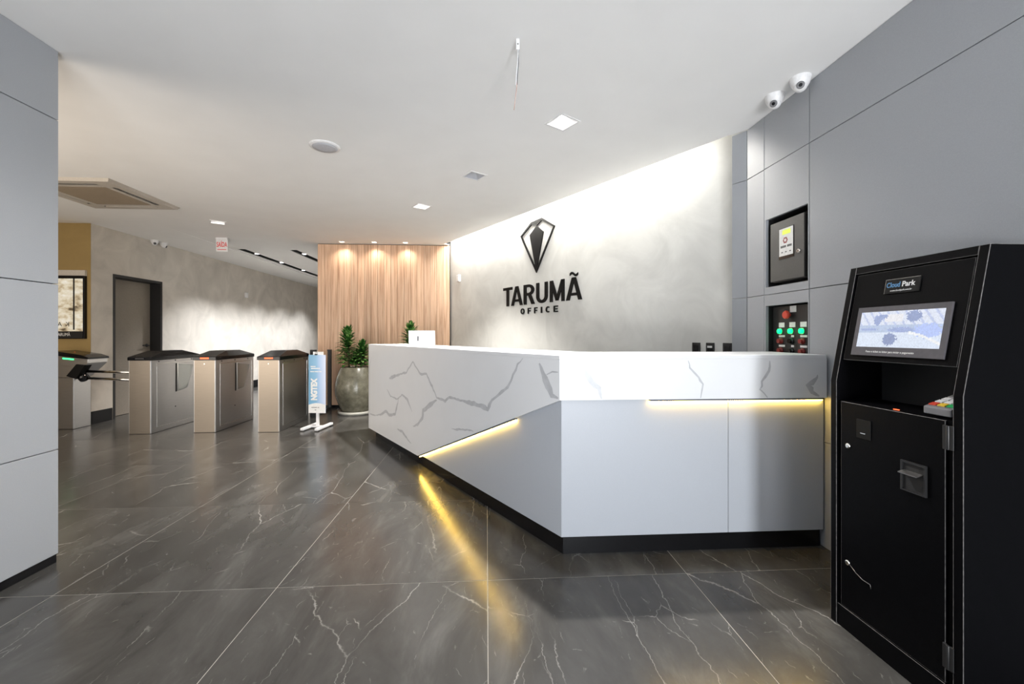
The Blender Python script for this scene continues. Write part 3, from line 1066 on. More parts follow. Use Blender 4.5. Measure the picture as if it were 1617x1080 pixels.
# linear black slots with spots
for k, (x, y0, y1) in enumerate(SLOTS):
    sl = thing('linear_light_slot', ['long black recessed light slot beside the left wall', 'black recessed light slot running behind the oak wall'][k], 'ceiling light', (x, y0, CH), 0, 'black linear light slots')
    L_ = y1 - y0
    m = MB().box(-0.06, 0.06, 0, L_, 0.05, 0.055).box(-0.063, -0.06, 0, L_, 0.0, 0.055).box(0.06, 0.063, 0, L_, 0.0, 0.055).box(-0.06, 0.06, -0.003, 0, 0.0, 0.055).box(-0.06, 0.06, L_, L_ + 0.003, 0.0, 0.055)
    m.build('channel', M_BLACKMATT, sl)
    ys = (0.5, 1.45, 2.5, 3.6, 4.7) if k == 0 else (0.45, 1.5, 2.6)
    for yy in ys:
        s = MB().lathe([(0.03, 0.03), (0.048, 0.0), (0.044, -0.006), (0.030, 0.004)], 16, (0, yy, 0.02)).build('spot', M_WHITE, sl)
        MB().lathe([(0.032, 0.0), (0.032, 0.003)], 16, (0, yy, 0.010)).build('lamp', M_LAMP, s)
        if k == 0 or yy < 1:
            lamp('corridor_beam', 'SPOT', (x, y0 + yy, CH - 0.012), 220, (.95, .97, 1.0), spot_size=R(110), spot_blend=0.7, shadow_soft_size=0.04)

# round ceiling speaker
sp = thing('ceiling_speaker', 'round white ceiling speaker with grey mesh', 'speaker', (-1.281, 3.432, CH))
MB().lathe([(0.092, -0.012), (0.110, -0.010), (0.116, -0.003), (0.116, 0.0)], 40).build('rim', M_WHITE, sp)
MB().lathe([(0.001, -0.0155), (0.06, -0.0150), (0.094, -0.0125), (0.094, -0.008)], 40).build('mesh_cover', M_GREYMESH, sp)

# hanging cable
wi = thing('hanging_cable', 'white connector with thin wires hanging from the ceiling', 'cable', (0.159, 2.13, CH))
MB().box(-0.009, 0.009, -0.006, 0.006, -0.055, 0).build('connector', M_WHITE, wi, bevel=0.003, seg=2)
MB().lathe([(0.004, 0), (0.004, 0.002)], 10, (0, -0.0052, -0.028), (0, -1, 0)).build('screw', M_STEELDARK, wi)
MB().tube([(0.001, 0, -0.05), (0.0, 0, -0.12), (-0.006, 0.004, -0.19), (-0.009, 0.003, -0.235)], 0.0045, 6).build('white_wire', M_WHITE, wi)
MB().tube([(0.0035, 0, -0.05), (0.003, -0.003, -0.12), (-0.002, -0.002, -0.20), (-0.003, 0, -0.23)], 0.0026, 6).build('grey_wire', M_WIREGREY, wi)
MB().tube([(-0.003, 0, -0.2), (-0.006, -0.002, -0.25), (-0.012, 0.002, -0.30), (-0.019, 0.0, -0.36)], 0.0013, 6).build('copper_wire', M_COPPER, wi)

# air conditioning cassette
ac = thing('ceiling_cassette', 'square beige air conditioning cassette in the ceiling over the left bay', 'air conditioner', (-4.08, 4.725, CH))
h = 0.475
g = 0.29
m = MB()
zb_ = -0.028
for k in range(4):
    ca, sa = (1, 0), (0, 1)
    rot = lambda p, k=k: (p[0] * cos(k * pi / 2) - p[1] * sin(k * pi / 2), p[0] * sin(k * pi / 2) + p[1] * cos(k * pi / 2))
    def q(x, y, z, rot=rot):
        a, b = rot((x, y))
        return (a, b, z)
    e = h - 0.02
    s0, s1, L2 = 0.345, 0.385, 0.28
    m.add([q(-h, -h, 0), q(h, -h, 0), q(e, -e, zb_), q(-e, -e, zb_)], [(0, 1, 2, 3)])
    # flat border with a slot cut out of it
    m.add([q(-e, -e, zb_), q(e, -e, zb_), q(s1, -s1, zb_), q(-s1, -s1, zb_)], [(0, 1, 2, 3)])
    m.add([q(-s0, -s0, zb_), q(s0, -s0, zb_), q(g, -g, zb_), q(-g, -g, zb_)], [(0, 1, 2, 3)])
    m.add([q(-s1, -s1, zb_), q(-L2, -s1, zb_), q(-L2, -s0, zb_), q(-s0, -s0, zb_)], [(0, 1, 2, 3)])
    m.add([q(L2, -s1, zb_), q(s1, -s1, zb_), q(s0, -s0, zb_), q(L2, -s0, zb_)], [(0, 1, 2, 3)])
    MB().box(-L2, L2, -s1, -s0, -0.012, -0.008).build('outlet_slot', M_DARK, ac).rotation_euler = (0, 0, k * pi / 2)
    MB().add([(-L2 + .01, -s1 + .004, zb_), (L2 - .01, -s1 + .004, zb_), (L2 - .01, -s0 - .012, zb_ + .012), (-L2 + .01, -s0 - .012, zb_ + .012)], [(0, 1, 2, 3)]).build('louvre', M_ACSHADE, ac).rotation_euler = (0, 0, k * pi / 2)
m.build('housing', M_ACSHADE, ac)
gr = MB()
for k in range(24):
    yy = -g + 0.012 + k * (2 * g - 0.024) / 23
    gr.box(-g, g, yy - 0.006, yy + 0.006, zb_ - 0.002, zb_ + 0.006)
tag(gr.build('intake_grille', M_ACGRILLE, ac), kind='stuff')

# hanging exit sign
ex = thing('exit_sign', 'small clear hanging exit sign reading SAÍDA in red', 'sign', (-4.067, 6.75, CH))
MB().box(-0.085, 0.085, -0.018, 0.018, -0.03, 0).build('ceiling_bracket', M_WHITE, ex, bevel=0.004)
MB().box(-0.085, 0.085, -0.003, 0.003, -0.215, -0.03).build('plate', M_WHITE, ex)
text('lettering', 'SAÍDA', 0.105, M_REDINK, ex, frame((0, -0.0040, -0.110), (1, 0, 0), (0, 0, 1)), 0.0005, 0.0018, width=0.155)
MB().box(-0.066, 0.066, -0.0044, -0.0030, -0.188, -0.178).build('underline', M_REDINK, ex)


# dome cameras
def dome(loc, aim, lab):
    c = thing('dome_camera', lab, 'camera', loc, 0, 'white ceiling dome cameras')
    MB().lathe([(0.054, -0.016), (0.056, 0.0)], 28).build('base', M_WHITE, c)
    MB().lathe([(0.028, -0.062), (0.040, -0.050), (0.049, -0.032), (0.053, -0.016)], 28).build('housing', M_WHITE, c)
    aim = Vector(aim).normalized()
    ctr = Vector((0, 0, -0.046)) + aim * 0.006
    e = MB().lathe([(0.0368 * sin(pi * k / 12), -0.0368 * cos(pi * k / 12)) for k in range(1, 11)], 24, tuple(ctr), tuple(aim)).build('eyeball', M_WHITE, c)
    MB().lathe([(0.0205, 0.0300), (0.0205, 0.0352), (0.016, 0.0362)], 20, tuple(ctr), tuple(aim)).build('lens_ring', M_WIREGREY, e)
    MB().lathe([(0.0095, 0.030), (0.0095, 0.0372), (0.006, 0.0388)], 16, tuple(ctr), tuple(aim)).build('lens', M_BLACKGLOSS, e)
    return c


dome((1.806, 2.536, CH), (-0.75, -0.70, -0.50), 'white dome camera on the ceiling at the right wall, farther of the two')
dome((1.830, 2.352, CH), (-0.62, -0.85, -0.35), 'white dome camera on the ceiling at the right wall, nearer of the two')
dome((-5.235, 6.99, CH), (0.7, -0.8, -0.3), 'white dome camera above the taupe door, left one of the pair')
dome((-5.235, 7.18, CH), (0.9, 0.3, -0.5), 'white dome camera above the taupe door, right one of the pair')

# ------------------------------------------------------------------ cabinet and control board in the right wall
al = thing('alarm_cabinet', 'charcoal steel alarm cabinet with white label, hung in the upper wall recess', 'cabinet', (RX + 0.115, 2.577, 1.549))
MB().box(-0.095, -0.012, -0.140, 0.142, 0.0, 0.386).build('body', M_ALARM, al)
dd = MB().box(-0.108, -0.096, -0.150, 0.152, 0.004, 0.392).build('door', M_ALARM, al, bevel=0.002)
xl = -0.1085
MB().box(xl - 0.002, xl, -0.066, 0.066, 0.142, 0.340).build('label_plate', M_BLACKGLOSS, dd)
MB().box(xl - 0.003, xl - 0.002, -0.062, 0.062, 0.160, 0.336).build('label', M_PAPER, dd)
MB().box(xl - 0.005, xl - 0.003, -0.040, 0.030, 0.296, 0.324).build('display', M_LCD, dd)
MB().lathe([(0.022, 0.0), (0.022, 0.0008)], 6, (xl - 0.003, 0.005, 0.258), (-1, 0, 0), False).build('red_emblem', M_REDDARK, dd)
MB().lathe([(0.011, 0.0), (0.011, 0.0014)], 5, (xl - 0.003, 0.005, 0.258), (-1, 0, 0), False).build('emblem_core', M_PAPER, dd)
m = MB()
for k in range(10):
    if k != 4:
        m.box(xl - 0.0036, xl - 0.003, -0.050 + k * 0.010, -0.0425 + k * 0.010, 0.212, 0.226)
for k in (-0.038, 0.0, 0.034):
    m.box(xl - 0.0036, xl - 0.003, k - 0.007, k + 0.007, 0.180, 0.186)
tag(m.build('label_print', M_INK, dd), kind='stuff')
m = MB().lathe([(0.013, 0), (0.013, 0.006), (0.009, 0.007)], 18, (xl, -0.108, 0.168), (-1, 0, 0))
m.build('lock', M_CHROME, dd)
MB().box(xl - 0.009, xl - 0.0065, -0.110, -0.106, 0.160, 0.176).build('keyway', M_INK, dd)

cbz = 0.985
cb_ = thing('control_board', 'black control board with red stop button and three green lamps in the lower wall recess', 'control panel', (RX + 0.115, 2.577, cbz))
MB().box(-0.072, -0.002, -0.165, 0.178, 0, 0.405).build('face_plate', M_BLACKMATT, cb_, bevel=0.002)
xf = -0.072


def lbl(y, z, w, hh):
    MB().box(xf - 0.0015, xf, y - w / 2, y + w / 2, z - cbz - hh / 2, z - cbz + hh / 2).build('white_label', M_PAPER, cb_)


# (positions were read on the wall face; the board sits deeper)
e = MB().lathe([(0.013, 0), (0.013, 0.014), (0.026, 0.016), (0.028, 0.026), (0.022, 0.034)], 24, (xf, 0.020, 1.330 - cbz), (-1, 0, 0)).build('stop_button', M_RED, cb_)
lbl(-0.012, 1.366, 0.055, 0.040)
for yy in (0.098, 0.0, -0.094):
    MB().lathe([(0.021, 0), (0.021, 0.008)], 20, (xf, yy, 1.225 - cbz), (-1, 0, 0)).build('lamp_collar', M_CHROME, cb_)
    MB().lathe([(0.016, 0.008), (0.016, 0.018), (0.010, 0.022)], 20, (xf, yy, 1.225 - cbz), (-1, 0, 0)).build('pilot_lamp', M_PILOT, cb_)
    lbl(yy - 0.006, 1.266, 0.052, 0.032)
for yy, mt in ((0.098, M_REDDARK), (0.0, M_BLACKGLOSS), (-0.094, M_REDDARK)):
    for zz in (1.162, 1.098):
        MB().lathe([(0.020, 0), (0.020, 0.006), (0.015, 0.008), (0.015, 0.022)], 18, (xf, yy, zz - cbz), (-1, 0, 0)).build('push_button', mt, cb_)
        lbl(yy - 0.008, zz + 0.031, 0.056 if yy else 0.024, 0.013)

# ------------------------------------------------------------------ payment kiosk
KX, KY0, KY1, KB, KH = 1.455, 1.200, 1.698, 1.880, 1.482
ki = thing('payment_kiosk', 'tall black parking payment kiosk with lit screen beside the right wall', 'kiosk', (KX, (KY0 + KY1) / 2, 0))
ko = Matrix.Translation((-KX, -(KY0 + KY1) / 2, 0))


def kp(m, name, mat, parent=None, bevel=0.0, label=None):
    o = m.build(name, mat, parent or ki, bevel, 2 if bevel else 1)
    o.data.transform(ko)
    if label:
        o['label'] = label
    return o


KS = (1.545 - KX) / (KH - 1.01)
prof = [(KX, 0.0), (KX, 1.01), (KX + 0.09, KH), (KB, KH), (KB, 0.0)]
for y0, y1 in ((KY0, KY0 + 0.030), (KY1 - 0.030, KY1)):
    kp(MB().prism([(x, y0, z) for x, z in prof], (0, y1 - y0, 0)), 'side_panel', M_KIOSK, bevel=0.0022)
a0, a1 = KY0 + 0.030, KY1 - 0.030


def ks(y, z, off=0.0):
    """point on the sloping upper face, off = outward"""
    nrm = Vector((-1, 0, KS)).normalized()
    p = Vector((KX + KS * (z - 1.01), y, z)) + nrm * off
    return p


def kslab(y0, y1, z0, z1, o0, o1):
    return MB().hexa([ks(y0, z0, o0), ks(y1, z0, o0), ks(y1, z0, o1), ks(y0, z0, o1)], [ks(y0, z1, o0), ks(y1, z1, o0), ks(y1, z1, o1), ks(y0, z1, o1)])


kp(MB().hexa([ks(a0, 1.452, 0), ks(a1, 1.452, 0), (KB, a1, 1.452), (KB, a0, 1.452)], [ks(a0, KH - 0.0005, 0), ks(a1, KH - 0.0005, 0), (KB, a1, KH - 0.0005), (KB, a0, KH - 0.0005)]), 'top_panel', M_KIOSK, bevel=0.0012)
kp(MB().box(KB - 0.015, KB - 0.001, a0, a1, 0.0, 1.45), 'back_panel', M_KIOSK)
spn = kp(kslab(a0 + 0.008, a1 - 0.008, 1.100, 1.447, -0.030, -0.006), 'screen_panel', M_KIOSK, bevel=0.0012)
kp(MB().box(KX + 0.20, KX + 0.215, a0, a1, 0.93, 1.45), 'niche_back', M_DARK)
kp(MB().box(KX + 0.010, KX + 0.20, a0, a1, 0.915, 0.930), 'niche_shelf', M_KIOSK)
# screen
bz = kp(kslab(1.276, 1.622, 1.121, 1.309, -0.006, 0.0005), 'screen_bezel', M_KGLASS)
NX_, NZ_ = 76, 34
rnd = random.Random(12)
vs, fs, cols_ = [], [], []
for j in range(NZ_ + 1):
    for i in range(NX_ + 1):
        vs.append(ks(1.603 - 0.310 * i / NX_, 1.154 + 0.135 * j / NZ_, 0.0012))


def scene_colour(u, v):
    """the pale street view shown on the screen: buildings, trees, a kerb and a dark shrub"""
    c = Vector((0.66, 0.74, 0.95))
    if v > 0.60:
        c = Vector((0.78, 0.83, 0.96)) if (u * 9 + v * 3) % 1 > 0.25 else Vector((0.55, 0.62, 0.86))
        if 0.33 < u < 0.55 and 0.72 < v < 0.9:
            c = Vector((0.88, 0.88, 0.93))
    if 0.42 < v < 0.62:
        c = Vector((0.52, 0.62, 0.82))
    if v < 0.42:
        c = Vector((0.76, 0.84, 0.98))
    for (cu, cv, ru, rv, k) in ((0.24, 0.76, 0.05, 0.16, .55), (0.30, 0.85, 0.06, 0.07, .55), (0.68, 0.84, 0.09, 0.14, .50), (0.43, 0.22, 0.085, 0.17, .45), (0.55, 0.48, 0.16, 0.07, .6), (0.15, 0.5, 0.12, 0.04, .6), (0.85, 0.45, 0.15, 0.18, .8)):
        if ((u - cu) / ru) ** 2 + ((v - cv) / rv) ** 2 < 1 + rnd.uniform(-.35, .35):
            c = Vector((0.62 * k, 0.76 * k, 1.25 * k))
    w = 0.40 - 0.55 * max(0, u - 0.66) - 0.5 * max(0, u - 0.80)
    if u > 0.64 and abs(v - w) < 0.035:
        c = Vector((0.93, 0.95, 0.98))
    return c * rnd.uniform(.90, 1.06)


for j in range(NZ_):
    for i in range(NX_):
        a = j * (NX_ + 1) + i
        fs.append((a, a + 1, a + NX_ + 2, a + NX_ + 1))
        cols_.append(scene_colour((i + .5) / NX_, (j + .5) / NZ_))
so = kp(MB().add(vs, fs), 'screen', M_KSCREEN, bz)
ca = so.data.color_attributes.new('picture', 'FLOAT_COLOR', 'CORNER')
k = 0
for p_ in so.data.polygons:
    for _l in p_.loop_indices:
        ca.data[_l].color = (*cols_[p_.index], 1)
up = Vector((KS, 0, 1)).normalized()
text('screen_text', 'Passe o ticket no leitor para iniciar o pagamento', 0.011, M_PAPER, bz, ko @ frame(ks(1.465, 1.1365, 0.0010), (0, -1, 0), up), 0.0002, width=0.185)
pl = kp(kslab(1.397, 1.526, 1.357, 1.410, -0.006, -0.002), 'name_plate', M_SIGNBLACK)
text('plate_text', 'Cloud', 0.027, M_BLUEINK, pl, ko @ frame(ks(1.4945, 1.388, -0.0015), (0, -1, 0), up), 0.0003, 0.0004, width=0.052)
text('plate_text', 'Park', 0.027, M_PAPER, pl, ko @ frame(ks(1.438, 1.388, -0.0015), (0, -1, 0), up), 0.0003, 0.0006, width=0.048)
text('plate_text', 'www.cloudpark.com.br', 0.0095, M_PAPER, pl, ko @ frame(ks(1.463, 1.367, -0.0015), (0, -1, 0), up), 0.0002, width=0.082)
m = kslab(1.397, 1.526, 1.4095, 1.4105, -0.006, -0.0012)
m2 = kslab(1.5255, 1.5265, 1.357, 1.41, -0.006, -0.0012)
m.add(m2.v, m2.f)
kp(m, 'plate_edge', M_CHROME, pl)
# card terminal in the niche
pd = kp(MB().prism([(KX + 0.012, 1.245, 0.938), (KX + 0.150, 1.245, 0.985), (KX + 0.150, 1.245, 1.005), (KX + 0.012, 1.245, 0.962)], (0, 0.085, 0)), 'card_terminal', M_WIREGREY, bevel=0.003)
tl = Vector((0.138, 0, 0.043)).normalized()
for r in range(5):
    for c in range(3):
        px = 0.012 + r * 0.024
        b0 = Vector((KX + 0.014, 1.2485, 0.9635)) + tl * px
        yc = c * 0.0275
        mt = M_WHITE
        if r == 0:
            mt = (M_GREENKEY, M_YELLOWKEY, M_RED)[c]
        m = MB().hexa([b0 + Vector((0, yc, 0)), b0 + tl * 0.018 + Vector((0, yc, 0)), b0 + tl * 0.018 + Vector((0, yc + 0.022, 0)), b0 + Vector((0, yc + 0.022, 0))],
                      [b0 + Vector((0, yc, 0.004)), b0 + tl * 0.018 + Vector((0, yc, 0.004)), b0 + tl * 0.018 + Vector((0, yc + 0.022, 0.004)), b0 + Vector((0, yc + 0.022, 0.004))])
        kp(m, 'key', mt, pd)
kp(MB().box(KX + 0.012, KX + 0.016, 1.415, 1.435, 0.931, 0.934), 'indicator', M_LEDRED)
# lower body
kp(MB().box(KX + 0.012, KX + 0.03, a0, KY0 + 0.052, 0.0, 0.93), 'front_stile', M_KIOSK)
kp(MB().box(KX + 0.012, KX + 0.03, KY1 - 0.045, a1, 0.0, 0.93), 'front_stile', M_KIOSK)
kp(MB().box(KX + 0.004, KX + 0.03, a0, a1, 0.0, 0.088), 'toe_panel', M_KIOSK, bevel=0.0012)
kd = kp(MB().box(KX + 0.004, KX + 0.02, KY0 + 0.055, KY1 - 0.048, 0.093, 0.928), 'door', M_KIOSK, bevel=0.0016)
kp(MB().box(KX + 0.0005, KX + 0.004, 1.514, 1.574, 0.798, 0.871), 'coin_plate', M_SIGNBLACK, kd, bevel=0.001)
kp(MB().box(KX - 0.0005, KX + 0.0005, 1.535, 1.556, 0.817, 0.820), 'coin_slot', M_CHROME, kd)
for yy, zz in ((1.614, 0.753), (1.616, 0.281)):
    kp(MB().lathe([(0.010, 0), (0.010, 0.006), (0.0065, 0.007)], 18, (KX + 0.004, yy, zz), (-1, 0, 0)), 'door_lock', M_CHROME, kd)
kp(MB().tube([(KX + 0.002, 1.606, 0.278), (KX - 0.001, 1.575, 0.262), (KX - 0.001, 1.545, 0.252), (KX + 0.001, 1.515, 0.251), (KX + 0.002, 1.513, 0.236)], 0.0012, 6), 'security_chain', M_STEELDARK, kd)
# ticket slot with its visor
m = MB()
for y0, y1, z0, z1 in ((1.309, 1.394, 0.757, 0.764), (1.309, 1.315, 0.660, 0.757), (1.388, 1.394, 0.660, 0.757), (1.315, 1.388, 0.660, 0.665)):
    m.box(KX - 0.004, KX + 0.004, y0, y1, z0, z1)
kp(m, 'ticket_slot_frame', M_BLACKMATT, kd)
kp(MB().box(KX + 0.0015, KX + 0.004, 1.315, 1.388, 0.665, 0.757), 'ticket_slot', M_DARK, kd)
kp(MB().hexa([(KX - 0.022, 1.322, 0.722), (KX - 0.022, 1.386, 0.722), (KX + 0.003, 1.386, 0.729), (KX + 0.003, 1.322, 0.729)], [(KX - 0.022, 1.322, 0.725), (KX - 0.022, 1.386, 0.725), (KX + 0.003, 1.386, 0.732), (KX + 0.003, 1.322, 0.732)]), 'ticket_visor', M_STEELDARK, kd)
for zz in (0.876, 0.183):
    m = MB().box(KX - 0.003, KX + 0.004, 1.226, 1.238, zz - 0.038, zz + 0.038).box(KX - 0.003, KX + 0.004, 1.246, 1.258, zz - 0.038, zz + 0.038)
    m.tube([(KX - 0.002, 1.242, zz - 0.038), (KX - 0.002, 1.242, zz + 0.038)], 0.005)
    kp(m, 'hinge', M_BLACKMATT, ki, bevel=0.001)

# ------------------------------------------------------------------ turnstiles


def turnstile(loc, lab, indicator, flap):
    t = thing('turnstile', lab, 'turnstile', loc, 0, 'stainless steel turnstiles')
    w, L_, hb = 0.26, 0.85, 0.905
    MB().box(-w / 2, w / 2, 0, L_, 0, hb - 0.012).build('body', M_STEEL, t, bevel=0.006)
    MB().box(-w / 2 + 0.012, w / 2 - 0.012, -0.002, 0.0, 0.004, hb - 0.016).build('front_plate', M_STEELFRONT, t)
    MB().lathe([(0.006, 0), (0.006, 0.003)], 10, (0.0, -0.002, hb - 0.06), (0, -1, 0)).build('front_lock', M_CHROME, t)
    # black faceted cap: low at both ends, raised in the middle
    a = w / 2 + 0.006
    c = MB()
    y = [-0.008, 0.0, 0.26, 0.56, L_ + 0.0, L_ + 0.008]
    zt = [hb + 0.022, hb + 0.030, hb + 0.095, hb + 0.095, hb + 0.030, hb + 0.022]
    ins = [0.0, 0.006, 0.035, 0.035, 0.006, 0.0]
    vs = []
    for yy, z, i_ in zip(y, zt, ins):
        vs += [(-a, yy, hb - 0.012), (-a, yy, min(z, hb + 0.028)), (-a + i_, yy, z), (a - i_, yy, z), (a, yy, min(z, hb + 0.028)), (a, yy, hb - 0.012)]
    fs = []
    for k in range(len(y) - 1):
        for j in range(6):
            b0, b1 = k * 6 + j, k * 6 + (j + 1) % 6
            fs.append((b0, b1, b1 + 6, b0 + 6))
    fs += [tuple(range(6)), tuple(range(len(vs) - 6, len(vs)))]
    cap = c.add(vs, fs).build('cap', M_BLACKGLOSS, t)
    m = MB().add([(-0.085, 0.275, hb + 0.0965), (0.085, 0.275, hb + 0.0965), (0.085, 0.545, hb + 0.0965), (-0.085, 0.545, hb + 0.0965)], [(0, 1, 2, 3)])
    m.build('glass_top', M_BLACKGLOSS, cap)
    if indicator:
        s = 0.065 / 0.26
        MB().hexa([(-0.045, -0.011, hb + 0.000), (0.055, -0.011, hb + 0.000), (0.055, -0.007, hb + 0.000), (-0.045, -0.007, hb + 0.000)],
                  [(-0.045, -0.011, hb + 0.018), (0.055, -0.011, hb + 0.018), (0.055, -0.007, hb + 0.018), (-0.045, -0.007, hb + 0.018)]).build('indicator', indicator, cap)
    # side sheet with its joint, screws and arm slot
    x = w / 2
    for s in (1, -1):
        m = MB()
        xa, xb = (x, x + 0.0012) if s > 0 else (-x - 0.0012, -x)
        for y0, y1, z0, z1 in ((0.09, L_ - 0.05, 0.842, 0.846), (0.09, L_ - 0.05, 0.06, 0.064), (0.09, 0.094, 0.064, 0.842), (L_ - 0.054, L_ - 0.05, 0.064, 0.842)):
            m.box(xa, xb, y0, y1, z0, z1)
        m.build('panel_edge', M_CHROME, t)
        for yy in (0.12, 0.40, 0.70):
            MB().lathe([(0.009, 0), (0.009, 0.003)], 10, (s * x, yy, 0.872), (s, 0, 0)).build('screw', M_BLACKMATT, t)
        if flap:
            MB().box(xa, xb + 0.001, 0.405, 0.425, 0.46, 0.83).build('flap_slot', M_DARK, t)
            MB().lathe([(0.009, 0), (0.009, 0.003)], 10, (s * x, 0.40, 0.27), (s, 0, 0)).build('screw', M_BLACKMATT, t)
            if s > 0:
                q_ = [(x + 0.006, 0.43, 0.83), (x + 0.006, 0.72, 0.79), (x + 0.006, 0.61, 0.49), (x + 0.006, 0.44, 0.47)]
                fp = MB().prism(q_, (0.006, 0, 0)).build('flap', M_GLASS, t)
                MB().tube([Vector(p) + Vector((0.003, 0, 0)) for p in q_ + q_[:1]], 0.0045, 6).build('flap_edge', M_WHITE, fp)
    return t


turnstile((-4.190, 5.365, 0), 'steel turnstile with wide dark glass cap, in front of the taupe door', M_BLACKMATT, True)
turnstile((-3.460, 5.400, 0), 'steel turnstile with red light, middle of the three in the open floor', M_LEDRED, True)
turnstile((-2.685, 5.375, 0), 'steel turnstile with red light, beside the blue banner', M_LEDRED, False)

# the leftmost one: a slim post with a head and tripod arms
tp = thing('tripod_turnstile', 'steel tripod turnstile with green light and two bars beside the near left wall', 'turnstile', (-5.385, 5.80, 0), 0, 'stainless steel turnstiles')
MB().box(-0.14, 0.14, -0.11, 0.13, 0, 0.66).build('pedestal', M_STEEL, tp, bevel=0.006)
MB().prism([(-0.16, -0.13, 0.66), (0.14, -0.13, 0.66), (0.33, -0.13, 0.84), (0.33, -0.13, 0.895), (-0.16, -0.13, 0.955)], (0, 0.28, 0)).build('head', M_STEEL, tp, bevel=0.005)
cp_ = MB().prism([(-0.17, -0.14, 0.955), (0.34, -0.14, 0.893), (0.34, -0.14, 0.915), (0.24, -0.14, 0.95), (-0.08, -0.14, 1.0), (-0.17, -0.14, 0.985)], (0, 0.30, 0)).build('cap', M_BLACKGLOSS, tp)
MB().hexa([(0.03, -0.134, 0.895), (0.16, -0.134, 0.882), (0.16, -0.129, 0.882), (0.03, -0.129, 0.895)], [(0.03, -0.134, 0.913), (0.16, -0.134, 0.90), (0.16, -0.129, 0.90), (0.03, -0.129, 0.913)]).build('indicator', M_LEDGREEN, tp)
MB().prism([(0.08, -0.145, 0.68), (0.20, -0.145, 0.64), (0.31, -0.145, 0.82), (0.20, -0.145, 0.83)], (0, 0.10, 0)).build('arm_plate', M_SIGNBLACK, tp, bevel=0.004)
MB().lathe([(0.055, 0), (0.055, 0.05), (0.04, 0.06)], 20, (0.20, -0.06, 0.67), (0.7, -0.2, -0.5)).build('arm_hub', M_BLACKGLOSS, tp)
MB().tube([(0.22, -0.06, 0.735), (1.02, -0.08, 0.712)], 0.018, 14).build('arm', M_CHROME, tp)
MB().tube([(0.22, -0.05, 0.645), (1.02, 0.02, 0.600)], 0.018, 14).build('arm', M_CHROME, tp)
for xx in (0.05, 0.17, 0.24):
    MB().lathe([(0.008, 0), (0.008, 0.006)], 10, (xx, 0.0, 0.982 - xx * 0.17), (0, 0, 1)).build('indicator_dot', M_LEDRED, cp_)

# glass barrier between the last turnstile and the oak wall
gb = thing('glass_barrier', 'low glass barrier with dark posts between the last turnstile and the oak wall', 'barrier', (-2.52, 6.30, 0))
MB().box(-0.045, 0.035, 0, 0.05, 0, 0.985).build('post', M_BLACKMATT, gb, bevel=0.003)
MB().box(-0.05, 0.01, 0.67, 0.72, 0, 0.965).build('post', M_BLACKMATT, gb, bevel=0.003)
MB().box(-0.035, 0.005, 0.05, 0.67, 0, 0.03).build('floor_channel', M_BLACKMATT, gb)
MB().box(-0.020, -0.010, 0.05, 0.67, 0.03, 0.95).build('glass_pane', M_GLASS, gb)

# ------------------------------------------------------------------ wall display in the left bay
tv = thing('wall_display', 'black framed lit display on the olive wall behind the leftmost turnstile', 'screen', (-5.95, 5.985, 1.15))
MB().box(-0.62, 0.605, -0.045, 0, 0, 0.840).build('frame', M_BLACKGLOSS, tv, bevel=0.003)
MB().box(-0.60, 0.590, -0.047, -0.0455, 0.10, 0.800).build('picture', M_TV, tv)
MB().box(-0.60, 0.590, -0.0475, -0.0470, 0.008, 0.0995).build('caption_strip', M_INK, tv)
MB().box(0.470, 0.490, -0.0480, -0.0470, 0.12, 0.80).build('picture_bar', M_INK, tv)
text('caption', 'TARUMÃ', 0.060, M_PAPER, tv, frame((0.345, -0.0485, 0.055), (1, 0, 0), (0, 0, 1)), 0.0004, width=0.18)
text('picture_letter', 'A', 0.085, M_INK, tv, frame((0.305, -0.0485, 0.19), (1, 0, 0), (0, 0, 1)), 0.0004)
k_ = frame((0.400, -0.0485, 0.19), (1, 0, 0), (0, 0, 1)) @ Matrix.Scale(-1, 4, (1, 0, 0))
text('picture_letter', 'K', 0.085, M_INK, tv, k_, 0.0004)
MB().box(-0.62, 0.605, -0.03, 0, 0.842, 0.915).build('top_cover', M_ACSHADE, tv)

# ------------------------------------------------------------------ banner stand
bs = thing('banner_stand', 'white floor stand holding a blue printed banner that reads NGTEX', 'banner stand', (-2.165, 5.56, 0), R(-8))
for x in (-0.10, 0.085):
    fb = MB().box(x - 0.022, x + 0.022, -0.19, 0.19, 0.012, 0.040).build('foot_bar', M_WHITEPAINT, bs, bevel=0.003)
    for yy in (-0.17, 0.17):
        MB().box(x - 0.022, x + 0.022, yy - 0.02, yy + 0.02, 0.0, 0.012).build('rubber_foot', M_BLACKMATT, fb)
MB().box(-0.10, 0.085, -0.022, 0.022, 0.016, 0.036).build('cross_bar', M_WHITEPAINT, bs)
MB().box(-0.017, 0.017, -0.010, 0.012, 0.036, 0.93).build('pole', M_WHITEPAINT, bs)
bp_ = MB().box(-0.112, 0.112, -0.018, -0.010, 0.200, 0.945).build('banner', M_BANNER, bs)
wv = [(-0.112, 0.200), (0.112, 0.200), (0.112, 0.300)] + [(0.112 - 0.224 * k / 12, 0.305 + 0.022 * sin(pi * k / 12 * 1.0)) for k in range(13)]
MB().prism([(x, -0.0186, z) for x, z in wv], (0, 0.0004, 0)).build('white_wave', M_PAPER, bp_)
text('banner_text', 'NGTEX', 0.105, M_PAPER, bp_, frame((-0.035, -0.0192, 0.500), (0, 0, 1), (-1, 0, 0)), 0.0004, 0.007, width=0.285)
m = MB()
for z, x0, x1 in ((0.790, -0.085, -0.02), (0.765, -0.08, 0.04), (0.725, -0.09, -0.035), (0.725, -0.03, 0.02), (0.725, 0.025, 0.06)):
    m.box(x0, x1, -0.0192, -0.0186, z, z + 0.012)
m.build('small_print', M_PAPER, bp_)
m = MB()
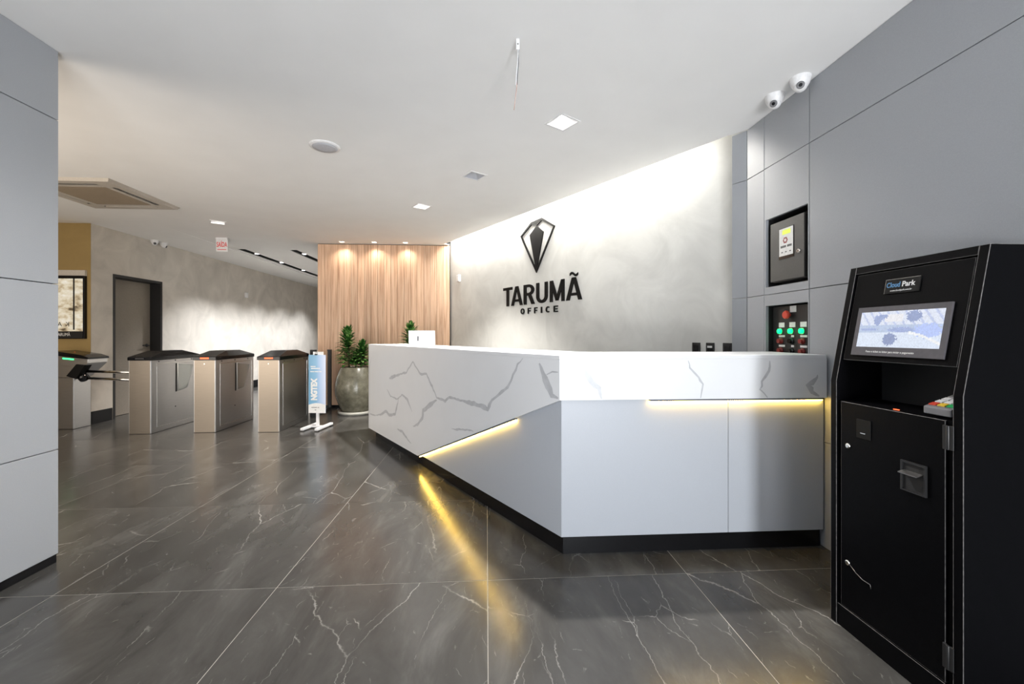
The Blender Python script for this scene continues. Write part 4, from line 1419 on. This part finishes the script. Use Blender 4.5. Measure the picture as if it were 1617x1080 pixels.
for z, x0, x1 in ((0.268, -0.075, 0.0), (0.268, 0.01, 0.03), (0.235, -0.03, -0.01)):
    m.box(x0, x1, -0.0198, -0.0190, z, z + 0.008)
m.build('small_print', M_WIREGREY, bp_)
MB().box(-0.030, 0.000, -0.022, 0.012, 0.942, 0.958).tube([(-0.026, -0.005, 0.958), (-0.026, -0.005, 0.980), (-0.004, -0.005, 0.980), (-0.004, -0.005, 0.958)], 0.003, 6).build('binder_clip', M_BLACKMATT, bs)
MB().box(-0.06, 0.075, -0.006, 0.002, 0.93, 0.985).build('back_card', M_PAPER, bs)


# ------------------------------------------------------------------ planters
def foliage(stems, seed):
    rnd = random.Random(seed)
    m = MB()
    for (sx, sy, z0, z1, rad) in stems:
        n = int(95 * (z1 - z0) / 0.55) + 26
        for k in range(n):
            f = (k + .5) / n
            z = z0 + (z1 - z0 - rad * .95) * f ** 0.85
            az = k * 2.399 + rnd.uniform(-.2, .2)
            el = R(4 + 74 * f ** 3.0) + rnd.uniform(-.12, .16)
            ln = rad * (1.05 - 0.10 * f) * rnd.uniform(.85, 1.15)
            wd = 0.024 * rnd.uniform(.85, 1.25)
            d = Vector((cos(az) * cos(el), sin(az) * cos(el), sin(el)))
            sd = Vector((-sin(az), cos(az), 0))
            nn = d.cross(sd) * -1
            p = Vector((sx, sy, z))
            vs, fs = [], []
            for j, (u, ww, dr) in enumerate(((0, .6, 0), (.35, 1, .03), (.75, .85, .02), (1, .12, -.08))):
                c = p + d * ln * u + Vector((0, 0, dr * ln * 1.2))
                vs += [c - sd * wd * ww, c - nn * wd * .3 * ww, c + sd * wd * ww]
                if j:
                    b = 3 * j
                    fs += [(b - 3, b - 2, b + 1, b), (b - 2, b - 1, b + 2, b + 1)]
            m.add(vs, fs, True)
    return m


def planter(loc, lab, stems, seed):
    p = thing('potted_dracaena', lab, 'plant', loc, 0, 'potted dracaenas before the oak wall')
    MB().lathe([(0.02, 0.0), (0.25, 0.0), (0.265, 0.02), (0.265, 0.045), (0.20, 0.045), (0.20, 0.03), (0.02, 0.03)], 40).build('saucer', M_SAUCER, p)
    prof_ = [(0.05, 0.031), (0.195, 0.031), (0.215, 0.06), (0.262, 0.16), (0.298, 0.28), (0.308, 0.36), (0.302, 0.45), (0.280, 0.56), (0.248, 0.65), (0.226, 0.70), (0.219, 0.712), (0.205, 0.712), (0.200, 0.69), (0.19, 0.65), (0.05, 0.65)]
    MB().lathe(prof_, 56).build('urn', M_URN, p)
    MB().lathe([(0.01, 0.652), (0.15, 0.668), (0.192, 0.66), (0.192, 0.651)], 32).build('soil', M_SOIL, p)
    m = MB()
    for (sx, sy, z0, z1, rad) in stems:
        m.tube([(sx * .8, sy * .8, 0.655), (sx, sy, z1 - rad * .7)], 0.012, 8)
    m.build('stem', M_STEM, p)
    tag(foliage(stems, seed).build('foliage', M_LEAF, p), kind='stuff')
    return p


planter((-2.00, 6.62, 0), 'grey stone urn with a two stemmed dracaena, left of the desk end', [(-0.125, -0.02, 0.72, 1.385, 0.18), (0.10, -0.04, 0.72, 1.165, 0.155), (-0.02, 0.05, 0.74, 0.98, 0.13)], 3)
planter((-1.10, 6.62, 0), 'dracaena in a grey stone urn rising behind the reception desk', [(-0.075, 0.0, 0.76, 1.445, 0.19), (0.07, 0.05, 0.74, 1.05, 0.14)], 5)
